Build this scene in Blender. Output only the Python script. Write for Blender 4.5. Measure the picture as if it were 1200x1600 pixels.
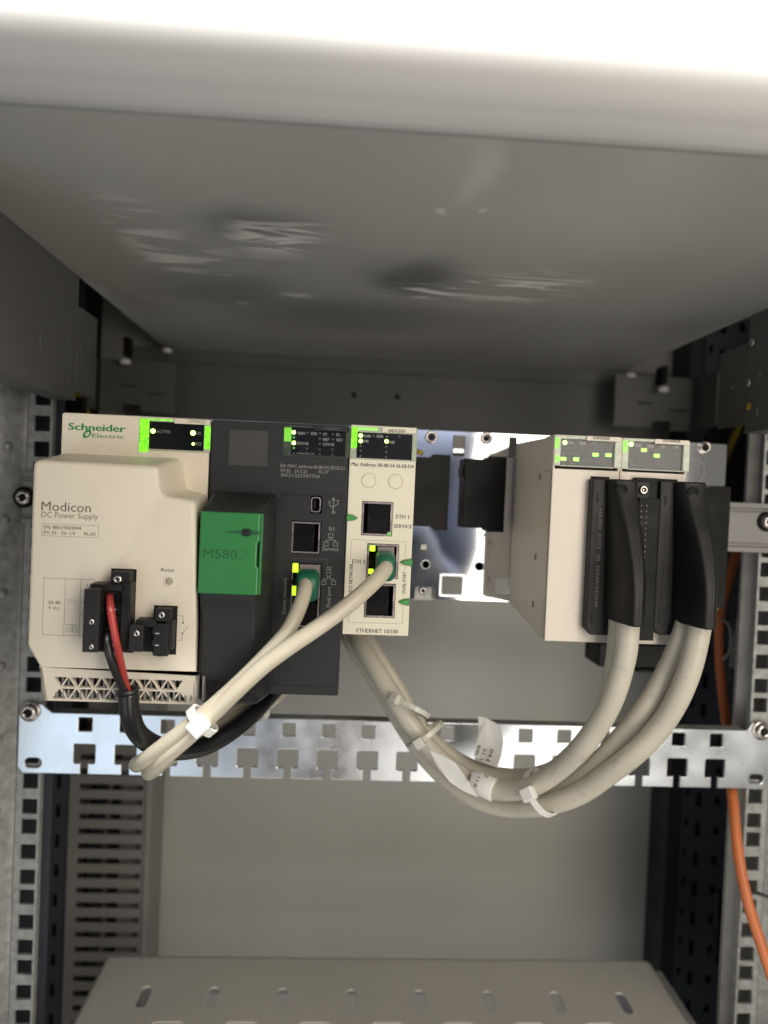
import bpy, bmesh, math, random
from mathutils import Vector, Matrix
random.seed(7)
for o in list(bpy.data.objects): bpy.data.objects.remove(o)
SC = bpy.context.scene
COL = SC.collection
MM = 0.001
# ------------------------------------------------------------------ camera (millimetre frame: X right, Y into cabinet, Z up)
CP = Vector((-45.24, -368.59, -20.75)); FPX = 1158.6
CR = Vector((0.9976251, -0.0539360, 0.0428380)); CU = Vector((-0.0416732, 0.0225398, 0.9988770)); CF = Vector((0.0548410, 0.9982900, -0.0202386))
cd = bpy.data.cameras.new('camera'); cam = bpy.data.objects.new('camera', cd); COL.objects.link(cam)
cam.matrix_world = Matrix(((CR.x, CU.x, -CF.x, CP.x*MM), (CR.y, CU.y, -CF.y, CP.y*MM), (CR.z, CU.z, -CF.z, CP.z*MM), (0, 0, 0, 1)))
cd.sensor_fit = 'VERTICAL'; cd.sensor_height = 36; cd.sensor_width = 27; cd.lens = 36*FPX/1600
cd.clip_start = 0.01; cd.clip_end = 50
cd.dof.use_dof = True; cd.dof.focus_distance = 0.352; cd.dof.aperture_fstop = 5.8
SC.camera = cam
SC.render.resolution_x = 768; SC.render.resolution_y = 1024
# ------------------------------------------------------------------ light
W = bpy.data.worlds.new('World'); SC.world = W; W.use_nodes = True
bg = W.node_tree.nodes['Background']; bg.inputs[0].default_value = (1.0, 0.955, 0.89, 1); bg.inputs[1].default_value = 0.175
SC.view_settings.view_transform = 'Standard'; SC.view_settings.look = 'None'; SC.view_settings.exposure = 0.08; SC.view_settings.gamma = 1
def lamp(name, loc, target, size, sy, power, col):
    l = bpy.data.lights.new(name, 'AREA'); l.shape = 'RECTANGLE'; l.size = size; l.size_y = sy; l.energy = power; l.color = col
    o = bpy.data.objects.new(name, l); COL.objects.link(o); o.location = Vector(loc)*MM
    d = (Vector(target)-Vector(loc)); o.rotation_euler = d.to_track_quat('-Z', 'Y').to_euler(); return o
lamp('room_lamp', (300, -640, 70), (0, 20, -90), .36, .86, 5.1, (1, .925, .81))
lamp('low_room_lamp', (150, -800, -490), (0, 60, -200), .36, .36, 1.35, (1, .95, .87))
lamp('bluish_fill', (-560, -820, -500), (-100, 60, -250), .50, .60, 1.5, (.74, .88, 1))  # added bluish fill, no window known; tints the strip and left rail
lamp('ceiling_lamp', (0, -470, 1300), (0, -140, 200), 1.2, .45, 150.0, (1, .98, .95))
# ------------------------------------------------------------------ projection helpers: photo pixel -> point on a real plane
def ray(px, py): return CF + CR*((px-600)/FPX) - CU*((py-800)/FPX)
def U(px, py, Y):
    d = ray(px, py); return CP + d*((Y-CP.y)/d.y)
def UP(px, py, p, n):
    d = ray(px, py); return CP + d*((p-CP).dot(n)/d.dot(n))
def S(Y): return FPX/(Y-CP.y)
def R(a, b, c, d, Y):
    p = U(a, b, Y); q = U(c, d, Y); return p.x, q.x, q.z, p.z      # x0,x1,z0,z1
# ------------------------------------------------------------------ materials
def mat(name, col, rough=.5, metal=0, var=.06, vs=60, bump=0, bs=900, spec=.5, coat=0, emit=None, es=0, dirt=0, ds=160):
    m = bpy.data.materials.new(name); m.use_nodes = True; nt = m.node_tree; N = nt.nodes; b = N['Principled BSDF']
    tc = N.new('ShaderNodeTexCoord'); no = N.new('ShaderNodeTexNoise'); no.inputs['Scale'].default_value = vs; no.inputs['Detail'].default_value = 5
    nt.links.new(tc.outputs['Object'], no.inputs['Vector'])
    mr = N.new('ShaderNodeMapRange'); mr.inputs[1].default_value = .3; mr.inputs[2].default_value = .7; mr.inputs[3].default_value = 1-var; mr.inputs[4].default_value = 1+var
    nt.links.new(no.outputs[0], mr.inputs[0])
    mx = N.new('ShaderNodeVectorMath'); mx.operation = 'SCALE'; mx.inputs[0].default_value = col[:3]
    if dirt:
        nd = N.new('ShaderNodeTexNoise'); nd.inputs['Scale'].default_value = ds; nd.inputs['Detail'].default_value = 6; nd.inputs['Roughness'].default_value = .7; nt.links.new(tc.outputs['Object'], nd.inputs['Vector'])
        rd = N.new('ShaderNodeMapRange'); rd.inputs[1].default_value = .60; rd.inputs[2].default_value = .74; rd.inputs[3].default_value = 1; rd.inputs[4].default_value = 1-dirt; nt.links.new(nd.outputs[0], rd.inputs[0])
        mu = N.new('ShaderNodeMath'); mu.operation = 'MULTIPLY'; nt.links.new(mr.outputs[0], mu.inputs[0]); nt.links.new(rd.outputs[0], mu.inputs[1]); nt.links.new(mu.outputs[0], mx.inputs['Scale'])
    else: nt.links.new(mr.outputs[0], mx.inputs['Scale'])
    nt.links.new(mx.outputs[0], b.inputs['Base Color'])
    mr2 = N.new('ShaderNodeMapRange'); mr2.inputs[1].default_value = .3; mr2.inputs[2].default_value = .7; mr2.inputs[3].default_value = max(.02, rough*(1-var*2)); mr2.inputs[4].default_value = min(1, rough*(1+var*2))
    nt.links.new(no.outputs[0], mr2.inputs[0]); nt.links.new(mr2.outputs[0], b.inputs['Roughness'])
    b.inputs['Metallic'].default_value = metal; b.inputs['Specular IOR Level'].default_value = spec; b.inputs['Coat Weight'].default_value = coat
    if bump:
        n2 = N.new('ShaderNodeTexNoise'); n2.inputs['Scale'].default_value = bs; n2.inputs['Detail'].default_value = 3; nt.links.new(tc.outputs['Object'], n2.inputs['Vector'])
        bp = N.new('ShaderNodeBump'); bp.inputs['Strength'].default_value = bump; bp.inputs['Distance'].default_value = .0003
        nt.links.new(n2.outputs[0], bp.inputs['Height']); nt.links.new(bp.outputs[0], b.inputs['Normal'])
    if emit: b.inputs['Emission Color'].default_value = (*emit, 1); b.inputs['Emission Strength'].default_value = es
    return m
M = {}
M['beige'] = mat('beige_plastic', (.71, .64, .52), .55, var=.02, vs=40, bump=.25, bs=1800, dirt=.08, ds=240)
M['cream'] = mat('cream_plastic', (.73, .68, .54), .5, var=.02, vs=40, bump=.2, bs=1800, dirt=.08, ds=240)
M['iobeige'] = mat('io_beige_plastic', (.68, .61, .52), .5, var=.02, vs=40, bump=.25, bs=1800, dirt=.08, ds=240)
M['char'] = mat('charcoal_plastic', (.021, .022, .023), .52, var=.08, vs=50, bump=.3, bs=1800, spec=.32)
M['char2'] = mat('charcoal_smooth', (.017, .018, .019), .4, var=.08, vs=50, bump=.2, bs=1500, spec=.32)
M['black'] = mat('black_plastic', (.0045, .0045, .0045), .5, var=.1, vs=60, bump=.25, bs=1500, spec=.18)
M['hood'] = mat('hood_plastic', (.012, .0115, .011), .5, var=.1, vs=50, bump=.35, bs=1400, spec=.28)
M['void'] = mat('dark_cavity', (.004, .004, .004), .8)
M['panelblk'] = mat('display_black', (.004, .004, .004), .25, var=.1, spec=.25)
M['green'] = mat('green_cover', (.026, .20, .052), .38, var=.03, bump=.15, bs=1500)
M['greendark'] = mat('green_print', (.012, .085, .028), .5)
M['wedge'] = mat('green_marker', (.05, .28, .06), .45)
M['boot'] = mat('green_boot', (.010, .125, .068), .4, var=.05)
M['logo'] = mat('logo_green', (.01, .22, .05), .5)
M['print'] = mat('grey_print', (.13, .12, .10), .6)
M['printb'] = mat('dark_print', (.035, .03, .025), .6)
M['printw'] = mat('pale_print', (.26, .26, .23), .6)
M['printd'] = mat('faint_print', (.10, .10, .09), .6)
M['white'] = mat('nylon_and_glint_white', (.78, .77, .73), .35, var=.03)
M['nylon'] = mat('nylon_natural', (.55, .54, .47), .3, var=.04)
M['paper'] = mat('label_paper', (.72, .71, .68), .55, var=.03)
M['cable'] = mat('cable_beige', (.52, .485, .40), .42, var=.10, vs=35, bump=.3, bs=220, dirt=.3, ds=120)
M['cable2'] = mat('patch_beige', (.56, .51, .40), .38, var=.10, vs=35, bump=.3, bs=220, dirt=.3, ds=120)
M['red'] = mat('red_wire', (.33, .035, .030), .35, var=.08)
M['blackwire'] = mat('black_wire', (.010, .010, .010), .35)
M['sleeve'] = mat('black_sleeve', (.009, .009, .010), .32, var=.1)
M['orange'] = mat('orange_cable', (.55, .155, .05), .4, var=.06)
M['redcable'] = mat('red_cable', (.20, .03, .02), .5)
M['yellow'] = mat('yellow_cable', (.30, .22, .02), .5)
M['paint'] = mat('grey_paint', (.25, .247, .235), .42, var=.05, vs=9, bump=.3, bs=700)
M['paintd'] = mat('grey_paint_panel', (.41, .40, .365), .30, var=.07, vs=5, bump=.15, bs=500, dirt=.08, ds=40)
M['paintk'] = mat('dark_grey_and_shade', (.105, .104, .098), .45, var=.06, vs=9, bump=.2, bs=600)  # dark grey of flanges and brackets; stands for shade on the rear sheet
M['shelf'] = mat('shelf_paint', (.50, .487, .45), .45, var=.06, vs=9, bump=.3, bs=700, dirt=.12, ds=70)
M['navy'] = mat('dark_frame', (.040, .045, .054), .45, var=.1, vs=20)
M['duct'] = mat('duct_grey', (.19, .183, .17), .5, var=.04, vs=20)
M['zinc'] = mat('zinc_steel', (.66, .69, .72), .30, 1, var=.12, vs=38, bump=.06, bs=700, dirt=.25, ds=90)
M['mirror'] = mat('bright_backplane', (.78, .78, .79), .05, 1, var=.03, vs=14, bump=0, bs=60)
M['nickel'] = mat('nickel', (.62, .58, .54), .22, 1, var=.1)
M['shield'] = mat('port_shield', (.62, .55, .53), .25, 1, var=.1, vs=200)
M['led'] = mat('led_green', (.2, .8, .1), .4, emit=(.45, 1.0, .12), es=9)
M['ledy'] = mat('led_lime', (.4, .8, .05), .4, emit=(.50, 1.0, .02), es=1.5)
M['ledoff'] = mat('led_off', (.10, .11, .10), .3)
M['guide'] = mat('lit_light_guide', (.08, .30, .02), .3, emit=(.20, .95, .015), es=1.2)
for nm in ('guide',):
    nt = M[nm].node_tree; N = nt.nodes; b_ = N['Principled BSDF']; tc_ = N.new('ShaderNodeTexCoord'); n_ = N.new('ShaderNodeTexNoise'); n_.inputs['Scale'].default_value = 700; nt.links.new(tc_.outputs['Object'], n_.inputs['Vector'])
    r_ = N.new('ShaderNodeMapRange'); r_.inputs[1].default_value = .38; r_.inputs[2].default_value = .62; r_.inputs[3].default_value = .45; r_.inputs[4].default_value = 1.7; nt.links.new(n_.outputs[0], r_.inputs[0]); nt.links.new(r_.outputs[0], b_.inputs['Emission Strength'])
M['clear'] = mat('clear_frame', (.42, .44, .34), .15, var=.15, vs=300)
M['cleard'] = mat('smoke_frame', (.06, .075, .05), .15, var=.2, vs=300)
M['denim'] = mat('denim_shirt', (.050, .064, .105), .8, var=.12, vs=12)
M['skin'] = mat('skin', (.45, .25, .18), .5)
M['hair'] = mat('dark_hair', (.02, .015, .01), .6)
# galvanised spangle
def galv(name, col, rough, sc):
    m = bpy.data.materials.new(name); m.use_nodes = True; nt = m.node_tree; N = nt.nodes; b = N['Principled BSDF']
    tc = N.new('ShaderNodeTexCoord'); v = N.new('ShaderNodeTexVoronoi'); v.inputs['Scale'].default_value = sc; nt.links.new(tc.outputs['Object'], v.inputs['Vector'])
    n = N.new('ShaderNodeTexNoise'); n.inputs['Scale'].default_value = sc*.6; n.inputs['Detail'].default_value = 6; nt.links.new(tc.outputs['Object'], n.inputs['Vector'])
    a = N.new('ShaderNodeMath'); a.operation = 'MULTIPLY_ADD'; nt.links.new(v.outputs['Color'], a.inputs[0]); a.inputs[1].default_value = .35; nt.links.new(n.outputs[0], a.inputs[2])
    mr = N.new('ShaderNodeMapRange'); mr.inputs[1].default_value = .3; mr.inputs[2].default_value = .95; mr.inputs[3].default_value = .62; mr.inputs[4].default_value = 1.2; nt.links.new(a.outputs[0], mr.inputs[0])
    s = N.new('ShaderNodeVectorMath'); s.operation = 'SCALE'; s.inputs[0].default_value = col; nt.links.new(mr.outputs[0], s.inputs['Scale']); nt.links.new(s.outputs[0], b.inputs['Base Color'])
    r = N.new('ShaderNodeMapRange'); r.inputs[3].default_value = rough*.7; r.inputs[4].default_value = rough*1.3; nt.links.new(a.outputs[0], r.inputs[0]); nt.links.new(r.outputs[0], b.inputs['Roughness'])
    b.inputs['Metallic'].default_value = .35; return m
M['galv'] = galv('galvanised_steel', (.34, .345, .33), .45, 260)
# tray paint with scuff marks of its own (stretched smears)
def scuffed(name, col):
    m = bpy.data.materials.new(name); m.use_nodes = True; nt = m.node_tree; N = nt.nodes; L = nt.links; b = N['Principled BSDF']
    tc = N.new('ShaderNodeTexCoord'); base = None
    n = N.new('ShaderNodeTexNoise'); n.inputs['Scale'].default_value = 5; n.inputs['Detail'].default_value = 3; n.inputs['Distortion'].default_value = .6
    mp0 = N.new('ShaderNodeMapping'); mp0.inputs['Scale'].default_value = (1, .45, 1); L.new(tc.outputs['Object'], mp0.inputs['Vector']); L.new(mp0.outputs[0], n.inputs['Vector'])
    r0 = N.new('ShaderNodeMapRange'); r0.inputs[1].default_value = .3; r0.inputs[2].default_value = .75; r0.inputs[3].default_value = .92; r0.inputs[4].default_value = 1.08; L.new(n.outputs[0], r0.inputs[0])
    st = N.new('ShaderNodeTexNoise'); st.inputs['Scale'].default_value = 22; st.inputs['Detail'].default_value = 2; st.inputs['Distortion'].default_value = 1.4
    mp = N.new('ShaderNodeMapping'); mp.inputs['Scale'].default_value = (.55, 2.2, 1); mp.inputs['Rotation'].default_value = (0, 0, -.25); L.new(tc.outputs['Object'], mp.inputs['Vector']); L.new(mp.outputs[0], st.inputs['Vector'])
    val = r0.outputs[0]
    wn = N.new('ShaderNodeTexNoise'); wn.inputs['Scale'].default_value = 14; wn.inputs['Detail'].default_value = 3; L.new(tc.outputs['Object'], wn.inputs['Vector'])
    wv = N.new('ShaderNodeVectorMath'); wv.operation = 'MULTIPLY_ADD'; wv.inputs[1].default_value = (.05, .05, 0); L.new(wn.outputs['Color'], wv.inputs[0])
    w0 = N.new('ShaderNodeVectorMath'); w0.operation = 'ADD'; w0.inputs[1].default_value = (-.025, -.025, 0); L.new(tc.outputs['Object'], w0.inputs[0]); L.new(w0.outputs[0], wv.inputs[2]); warp = wv.outputs[0]
    for (cx, cy, rx, ry, amt, cut) in SCUFFS:
        mm = N.new('ShaderNodeMapping'); mm.vector_type = 'POINT'; src_ = warp; mm.inputs['Location'].default_value = (-cx/rx, -cy/ry, 0); mm.inputs['Scale'].default_value = (1/rx, 1/ry, 0); L.new(src_, mm.inputs['Vector'])
        g = N.new('ShaderNodeVectorMath'); g.operation = 'LENGTH'; L.new(mm.outputs[0], g.inputs[0])
        f = N.new('ShaderNodeMapRange'); f.interpolation_type = 'SMOOTHSTEP'; f.inputs[1].default_value = 1; f.inputs[2].default_value = .1; f.inputs[3].default_value = 0; f.inputs[4].default_value = 1; L.new(g.outputs['Value'], f.inputs[0])
        if cut:
            c = N.new('ShaderNodeMapRange'); c.interpolation_type = 'SMOOTHSTEP'; c.inputs[1].default_value = .49; c.inputs[2].default_value = .62; L.new(st.outputs[0], c.inputs[0])
            q = N.new('ShaderNodeMath'); q.operation = 'MULTIPLY'; L.new(f.outputs[0], q.inputs[0]); L.new(c.outputs[0], q.inputs[1]); fo = q.outputs[0]
        else: fo = f.outputs[0]
        a = N.new('ShaderNodeMath'); a.operation = 'MULTIPLY_ADD'; L.new(fo, a.inputs[0]); a.inputs[1].default_value = amt; L.new(val, a.inputs[2]); val = a.outputs[0]
    s = N.new('ShaderNodeVectorMath'); s.operation = 'SCALE'; s.inputs[0].default_value = col; L.new(val, s.inputs['Scale']); L.new(s.outputs[0], b.inputs['Base Color'])
    b.inputs['Roughness'].default_value = .42
    return m
# ------------------------------------------------------------------ object helpers
ORG = {}
def empty(name, loc, label, cat, group=None):
    o = bpy.data.objects.new(name, None); COL.objects.link(o); o.location = Vector(loc)*MM; o.empty_display_size = .01
    ORG[o.name] = Vector(loc); tag(o, label, cat, group); return o
def tag(o, label=None, cat=None, group=None, kind=None):
    if label: o['label'] = label
    if cat: o['category'] = cat
    if group: o['group'] = group
    if kind: o['kind'] = kind
    return o
def link(name, verts, faces, m, parent=None, smooth=False, bevel=0, seg=2, label=None):
    verts = [Vector(v) for v in verts]
    mn = Vector([min(v[i] for v in verts) for i in range(3)]); mx = Vector([max(v[i] for v in verts) for i in range(3)]); c = (mn+mx)/2
    me = bpy.data.meshes.new(name); me.from_pydata([(v-c)*MM for v in verts], [], faces)
    bm = bmesh.new(); bm.from_mesh(me); bmesh.ops.remove_doubles(bm, verts=bm.verts, dist=1e-7); bmesh.ops.recalc_face_normals(bm, faces=bm.faces); bm.to_mesh(me); bm.free()
    me.materials.append(m if not isinstance(m, str) else M[m])
    o = bpy.data.objects.new(name, me); COL.objects.link(o); ORG[o.name] = c
    if parent: o.parent = parent; o.location = (c-ORG[parent.name])*MM
    else: o.location = c*MM
    if smooth: me.polygons.foreach_set('use_smooth', [True]*len(me.polygons))
    if bevel:
        md = o.modifiers.new('bevel', 'BEVEL'); md.width = bevel*MM; md.segments = seg; md.limit_method = 'ANGLE'; md.angle_limit = math.radians(35)
        md.harden_normals = False
        me.polygons.foreach_set('use_smooth', [True]*len(me.polygons)); md.harden_normals = True
    if label: o['label'] = label
    return o
class MB:
    def __init__(s): s.v = []; s.f = []
    def add(s, v, f):
        k = len(s.v); s.v += [Vector(x) for x in v]; s.f += [[i+k for i in q] for q in f]; return s
    def box(s, x0, x1, y0, y1, z0, z1):
        return s.add([(x0, y0, z0), (x1, y0, z0), (x1, y1, z0), (x0, y1, z0), (x0, y0, z1), (x1, y0, z1), (x1, y1, z1), (x0, y1, z1)],
                     [(0, 3, 2, 1), (4, 5, 6, 7), (0, 1, 5, 4), (1, 2, 6, 5), (2, 3, 7, 6), (3, 0, 4, 7)])
    def loft(s, rings, cap0=True, cap1=True):
        n = len(rings[0]); v = [p for r in rings for p in r]; f = []
        for i in range(len(rings)-1):
            for j in range(n): f.append((i*n+j, i*n+(j+1) % n, (i+1)*n+(j+1) % n, (i+1)*n+j))
        if cap0: f.append(tuple(range(n))[::-1])
        if cap1: f.append(tuple((len(rings)-1)*n+j for j in range(n)))
        return s.add(v, f)
    def tube(s, pts, rad, n=14, sub=6):
        pts = [Vector(p) for p in pts]; path = []
        rads = rad if isinstance(rad, list) else [rad]*len(pts); rr = []
        for i in range(len(pts)-1):
            p0 = pts[max(i-1, 0)]; p1 = pts[i]; p2 = pts[i+1]; p3 = pts[min(i+2, len(pts)-1)]
            for k in range(sub):
                t = k/sub
                path.append(.5*((2*p1)+(p2-p0)*t+(2*p0-5*p1+4*p2-p3)*t*t+(3*p1-p0-3*p2+p3)*t**3)); rr.append(rads[i]*(1-t)+rads[i+1]*t)
        path.append(pts[-1]); rr.append(rads[-1]); s.path = path
        T = [(path[min(i+1, len(path)-1)]-path[max(i-1, 0)]).normalized() for i in range(len(path))]
        a = Vector((0, 1, 0)); a = (a-T[0]*a.dot(T[0])).normalized(); rings = []
        for p, t, r in zip(path, T, rr):
            a = (a-t*a.dot(t)).normalized(); b = t.cross(a)
            rings.append([p+(a*math.cos(q)+b*math.sin(q))*r for q in [2*math.pi*k/n for k in range(n)]])
        return s.loft(rings)
    def lathe(s, c, prof, axis=(0, -1, 0), n=20):   # prof: list of (radius, height along axis)
        c = Vector(c); ax = Vector(axis).normalized(); u = ax.orthogonal().normalized(); w = ax.cross(u)
        return s.loft([[c+ax*h+(u*math.cos(q)+w*math.sin(q))*r for q in [2*math.pi*k/n for k in range(n)]] for r, h in prof])
    def build(s, name, m, parent=None, **k): return link(name, s.v, s.f, m, parent, **k)
def box(name, x0, x1, y0, y1, z0, z1, m, parent=None, **k): return MB().box(x0, x1, y0, y1, z0, z1).build(name, m, parent, **k)
def boxr(name, r, y0, y1, m, parent=None, **k): return box(name, r[0], r[1], y0, y1, r[2], r[3], m, parent, **k)
def rrect(x0, x1, z0, z1, r=0, n=4):
    if r <= 0: return [(x0, z0), (x1, z0), (x1, z1), (x0, z1)]
    o = []
    for cx, cz, a in ((x1-r, z0+r, -90), (x1-r, z1-r, 0), (x0+r, z1-r, 90), (x0+r, z0+r, 180)):
        for k in range(n+1):
            q = math.radians(a+90*k/n); o.append((cx+r*math.cos(q), cz+r*math.sin(q)))
    return o
def circ(cx, cz, r, n=20): return [(cx+r*math.cos(2*math.pi*k/n), cz+r*math.sin(2*math.pi*k/n)) for k in range(n)]
def curve_mesh(splines, t, bevel=0):
    cu = bpy.data.curves.new('tmp', 'CURVE'); cu.dimensions = '2D'; cu.fill_mode = 'BOTH'
    for sp in splines:
        s = cu.splines.new('POLY'); s.points.add(len(sp)-1)
        for p, q in zip(s.points, sp): p.co = (q[0], q[1], 0, 1)
        s.use_cyclic_u = True
    cu.extrude = max(t/2-bevel, 1e-4)
    if bevel: cu.bevel_depth = bevel; cu.bevel_resolution = 1; cu.offset = -bevel
    ob = bpy.data.objects.new('tmp', cu); me = bpy.data.meshes.new_from_object(ob)
    v = [tuple(x.co) for x in me.vertices]; f = [tuple(p.vertices) for p in me.polygons]
    bpy.data.objects.remove(ob); bpy.data.meshes.remove(me); bpy.data.curves.remove(cu); return v, f
def parea(p): return abs(sum(p[i-1][0]*p[i][1]-p[i][0]*p[i-1][1] for i in range(len(p))))/2
def inpoly(x, y, p):
    c = False
    for i in range(len(p)):
        (x1, y1), (x2, y2) = p[i-1][:2], p[i][:2]
        if (y1 > y) != (y2 > y) and x < (x2-x1)*(y-y1)/(y2-y1)+x1: c = not c
    return c
def cdt_mesh(outline, holes, t):
    from mathutils.geometry import delaunay_2d_cdt
    pts = []; edges = []
    for lp in [outline]+holes:
        k = len(pts); n = len(lp); pts += [Vector(p[:2]) for p in lp]; edges += [(k+i, k+(i+1) % n) for i in range(n)]
    vo, eo, fo, *_ = delaunay_2d_cdt(pts, edges, [], 0, 1e-5)
    keep = []
    for f in fo:
        cx = sum(vo[i].x for i in f)/len(f); cy = sum(vo[i].y for i in f)/len(f)
        if inpoly(cx, cy, outline) and not any(inpoly(cx, cy, h) for h in holes): keep.append(tuple(f))
    n = len(vo); v = [(p.x, p.y, t/2) for p in vo]+[(p.x, p.y, -t/2) for p in vo]; cnt = {}
    for f in keep:
        for i in range(len(f)): e = (f[i], f[(i+1) % len(f)]); cnt[tuple(sorted(e))] = cnt.get(tuple(sorted(e)), [])+[e]
    faces = keep+[tuple(i+n for i in f[::-1]) for f in keep]
    for k, es_ in cnt.items():
        if len(es_) == 1: a, b_ = es_[0]; faces.append((b_, a, a+n, b_+n))
    return v, faces
def plate(name, outline, holes, Y, t, m, parent=None, bevel=0, org=None, ux=None, uz=None, **k):
    """flat sheet: front face at Y (or on the plane org,ux,uz); outline and holes in that plane's mm coordinates"""
    holes = [h for h in holes if all(inpoly(q[0], q[1], outline) for q in h)] if name not in ('display_frame',) else holes
    v, f = curve_mesh([outline]+holes, t, bevel)
    zm = max(q[2] for q in v); ar = sum(parea([v[i] for i in q]) for q in f if all(abs(v[i][2]-zm) < 1e-4 for i in q))
    if ar < .9*(parea(outline)-sum(parea(h) for h in holes))-bevel*2*30:
        v, f = cdt_mesh(outline, holes, t)
    if org is None: org = Vector((0, Y, 0)); ux = Vector((1, 0, 0)); uz = Vector((0, 0, 1))
    n = ux.cross(uz)
    return link(name, [org+ux*a+uz*b+n*(c-t/2) for a, b, c in v], f, m, parent, **k)
def text_mesh(s):
    cu = bpy.data.curves.new('tmp', 'FONT'); cu.body = s; cu.size = 1; cu.resolution_u = 2; cu.extrude = 0
    ob = bpy.data.objects.new('tmp', cu); me = bpy.data.meshes.new_from_object(ob)
    v = [tuple(x.co) for x in me.vertices]; f = [tuple(p.vertices) for p in me.polygons]
    bpy.data.objects.remove(ob); bpy.data.meshes.remove(me); bpy.data.curves.remove(cu); return v, f
CAPH = max(v[1] for v in text_mesh('H')[0])
def T(s, cx, cy, h, w, Y, m, parent, rot=0, bold=0, name='lettering', org=None, n=None):
    """lettering: pixel centre, cap height and width, on the plane Y (world-aligned) """
    v, f = text_mesh(s)
    x0 = min(a[0] for a in v); x1 = max(a[0] for a in v); sc = S(Y)
    kx = (w/sc)/(x1-x0); kz = (h/sc)/CAPH; c = U(cx, cy, Y) if org is None else UP(cx, cy, org, n)
    q = math.radians(rot); ux = Vector((math.cos(q), 0, math.sin(q))); uz = Vector((-math.sin(q), 0, math.cos(q)))
    V = []; F = []
    for off in ([0] if not bold else [-bold, 0, bold]):
        k = len(V); V += [c+ux*((a-(x0+x1)/2)*kx+off)+uz*((b-CAPH/2)*kz)+Vector((0, -.03-.006*(off/(bold or 1)), 0)) for a, b, _ in v]; F += [[i+k for i in g] for g in f]
    return link(name, V, F, m, parent)
def strokes(name, segs, w, Y, m, parent):    # printed line art from pixel segments
    b = MB(); y = Y-.03
    for i, (a, c, d, e) in enumerate(segs):
        p = U(a, c, Y); q = U(d, e, Y)
        if abs(p.x-q.x) < .12*abs(p.z-q.z): q.x = p.x = (p.x+q.x)/2
        elif abs(p.z-q.z) < .12*abs(p.x-q.x): q.z = p.z = (p.z+q.z)/2
        t = (q-p); t.y = 0; t.normalize(); n = Vector((-t.z, 0, t.x))*w/2; yy = y-.004*(i % 5)
        v = [p-n-t*w/2, q-n+t*w/2, q+n+t*w/2, p+n-t*w/2]
        b.add([(a_.x, yy, a_.z) for a_ in v], [(0, 1, 2, 3)])
    return b.build(name, m, parent)
def screw(c, r, parent, m='nickel', axis=(0, -1, 0), h=2.2, hexed=False, name='screw'):
    c = Vector(c); b = MB(); b.lathe(c, [(r, 0), (r, h*.35), (r*.93, h*.7), (r*.72, h*.93), (r*.5, h), (r*.45, h*.6)], axis, 20)
    o = b.build(name, m, parent, smooth=True)
    d = MB(); w = r*.13; hh = h*1.005; y = c.y
    d.box(c.x-r*.55, c.x+r*.55, y-hh, y-hh*.5, c.z-w, c.z+w).box(c.x-w, c.x+w, y-hh*.998, y-hh*.5, c.z-r*.55, c.z+r*.55)
    e = d.build('recess', 'void', o); return o
def lens(name, c, r, parent, m='led', h=.4):
    return MB().lathe(c, [(r, 0), (r*.9, h*.6), (r*.45, h)], n=10).build(name, m, parent, smooth=True)
ux, uz = Vector((1, 0, 0)), Vector((0, 0, 1))
exec_order = None
# ================================================================== SETTING
TF, TB = -133, 298
ZT = 101.0        # underside of the upper tray
o = box('back_panel', -330, 330, 310, 313, -760, 318, 'paintd'); tag(o, kind='structure')
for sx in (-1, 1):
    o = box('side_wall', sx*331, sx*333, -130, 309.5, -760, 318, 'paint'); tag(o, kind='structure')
o = box('light_block_roof', -333, 333, -134, 313, 321.5, 324, 'paint'); tag(o, kind='structure')  # unseen, added to stop ceiling light leaking down behind the tray
o = box('cabinet_floor', -330, 330, -20, 309, -766, -761, 'navy'); tag(o, kind='structure')  # dark floor colour stands in for shade seen through the shelf slots
# ================================================================== UPPER TRAY
SCUFFS = []
for px, py, wx, wy, amt, cut in ((660, 432, 130, 44, -.62, 0), (390, 345, 140, 46, -.45, 0), (340, 445, 150, 40, -.36, 0), (560, 490, 300, 40, -.35, 0), (670, 460, 95, 34, 1.6, 2), (430, 372, 110, 46, 1.3, 2), (300, 400, 90, 50, .6, 2), (820, 446, 160, 36, 1.1, 2), (210, 345, 75, 90, .6, 2), (742, 265, 38, 75, .22, 0), (683, 333, 16, 12, .6, 0), (765, 334, 14, 6, .5, 0), (470, 462, 34, 5, .8, 0), (388, 474, 16, 5, .6, 0), (980, 330, 260, 120, .10, 0)):
    q = UP(px, py, Vector((0, 0, ZT)), uz); qx = UP(px+wx, py, Vector((0, 0, ZT)), uz); qa = UP(px, py-wy, Vector((0, 0, ZT)), uz); qb = UP(px, py+wy, Vector((0, 0, ZT)), uz)
    SCUFFS.append(((q.x+2.5)*MM, ((qa.y+qb.y)/2-(TF+14+TB)/2)*MM, (qx.x-q.x)*MM, abs(qa.y-qb.y)/2*MM, amt, cut))
M['tray'] = scuffed('tray_paint', (.42, .415, .395))
tray = empty('equipment_tray', (0, TF, ZT), 'grey painted sheet metal tray overhead, its scuffed underside facing down over the modules', 'tray')
XL, XR = -206, 201
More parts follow.
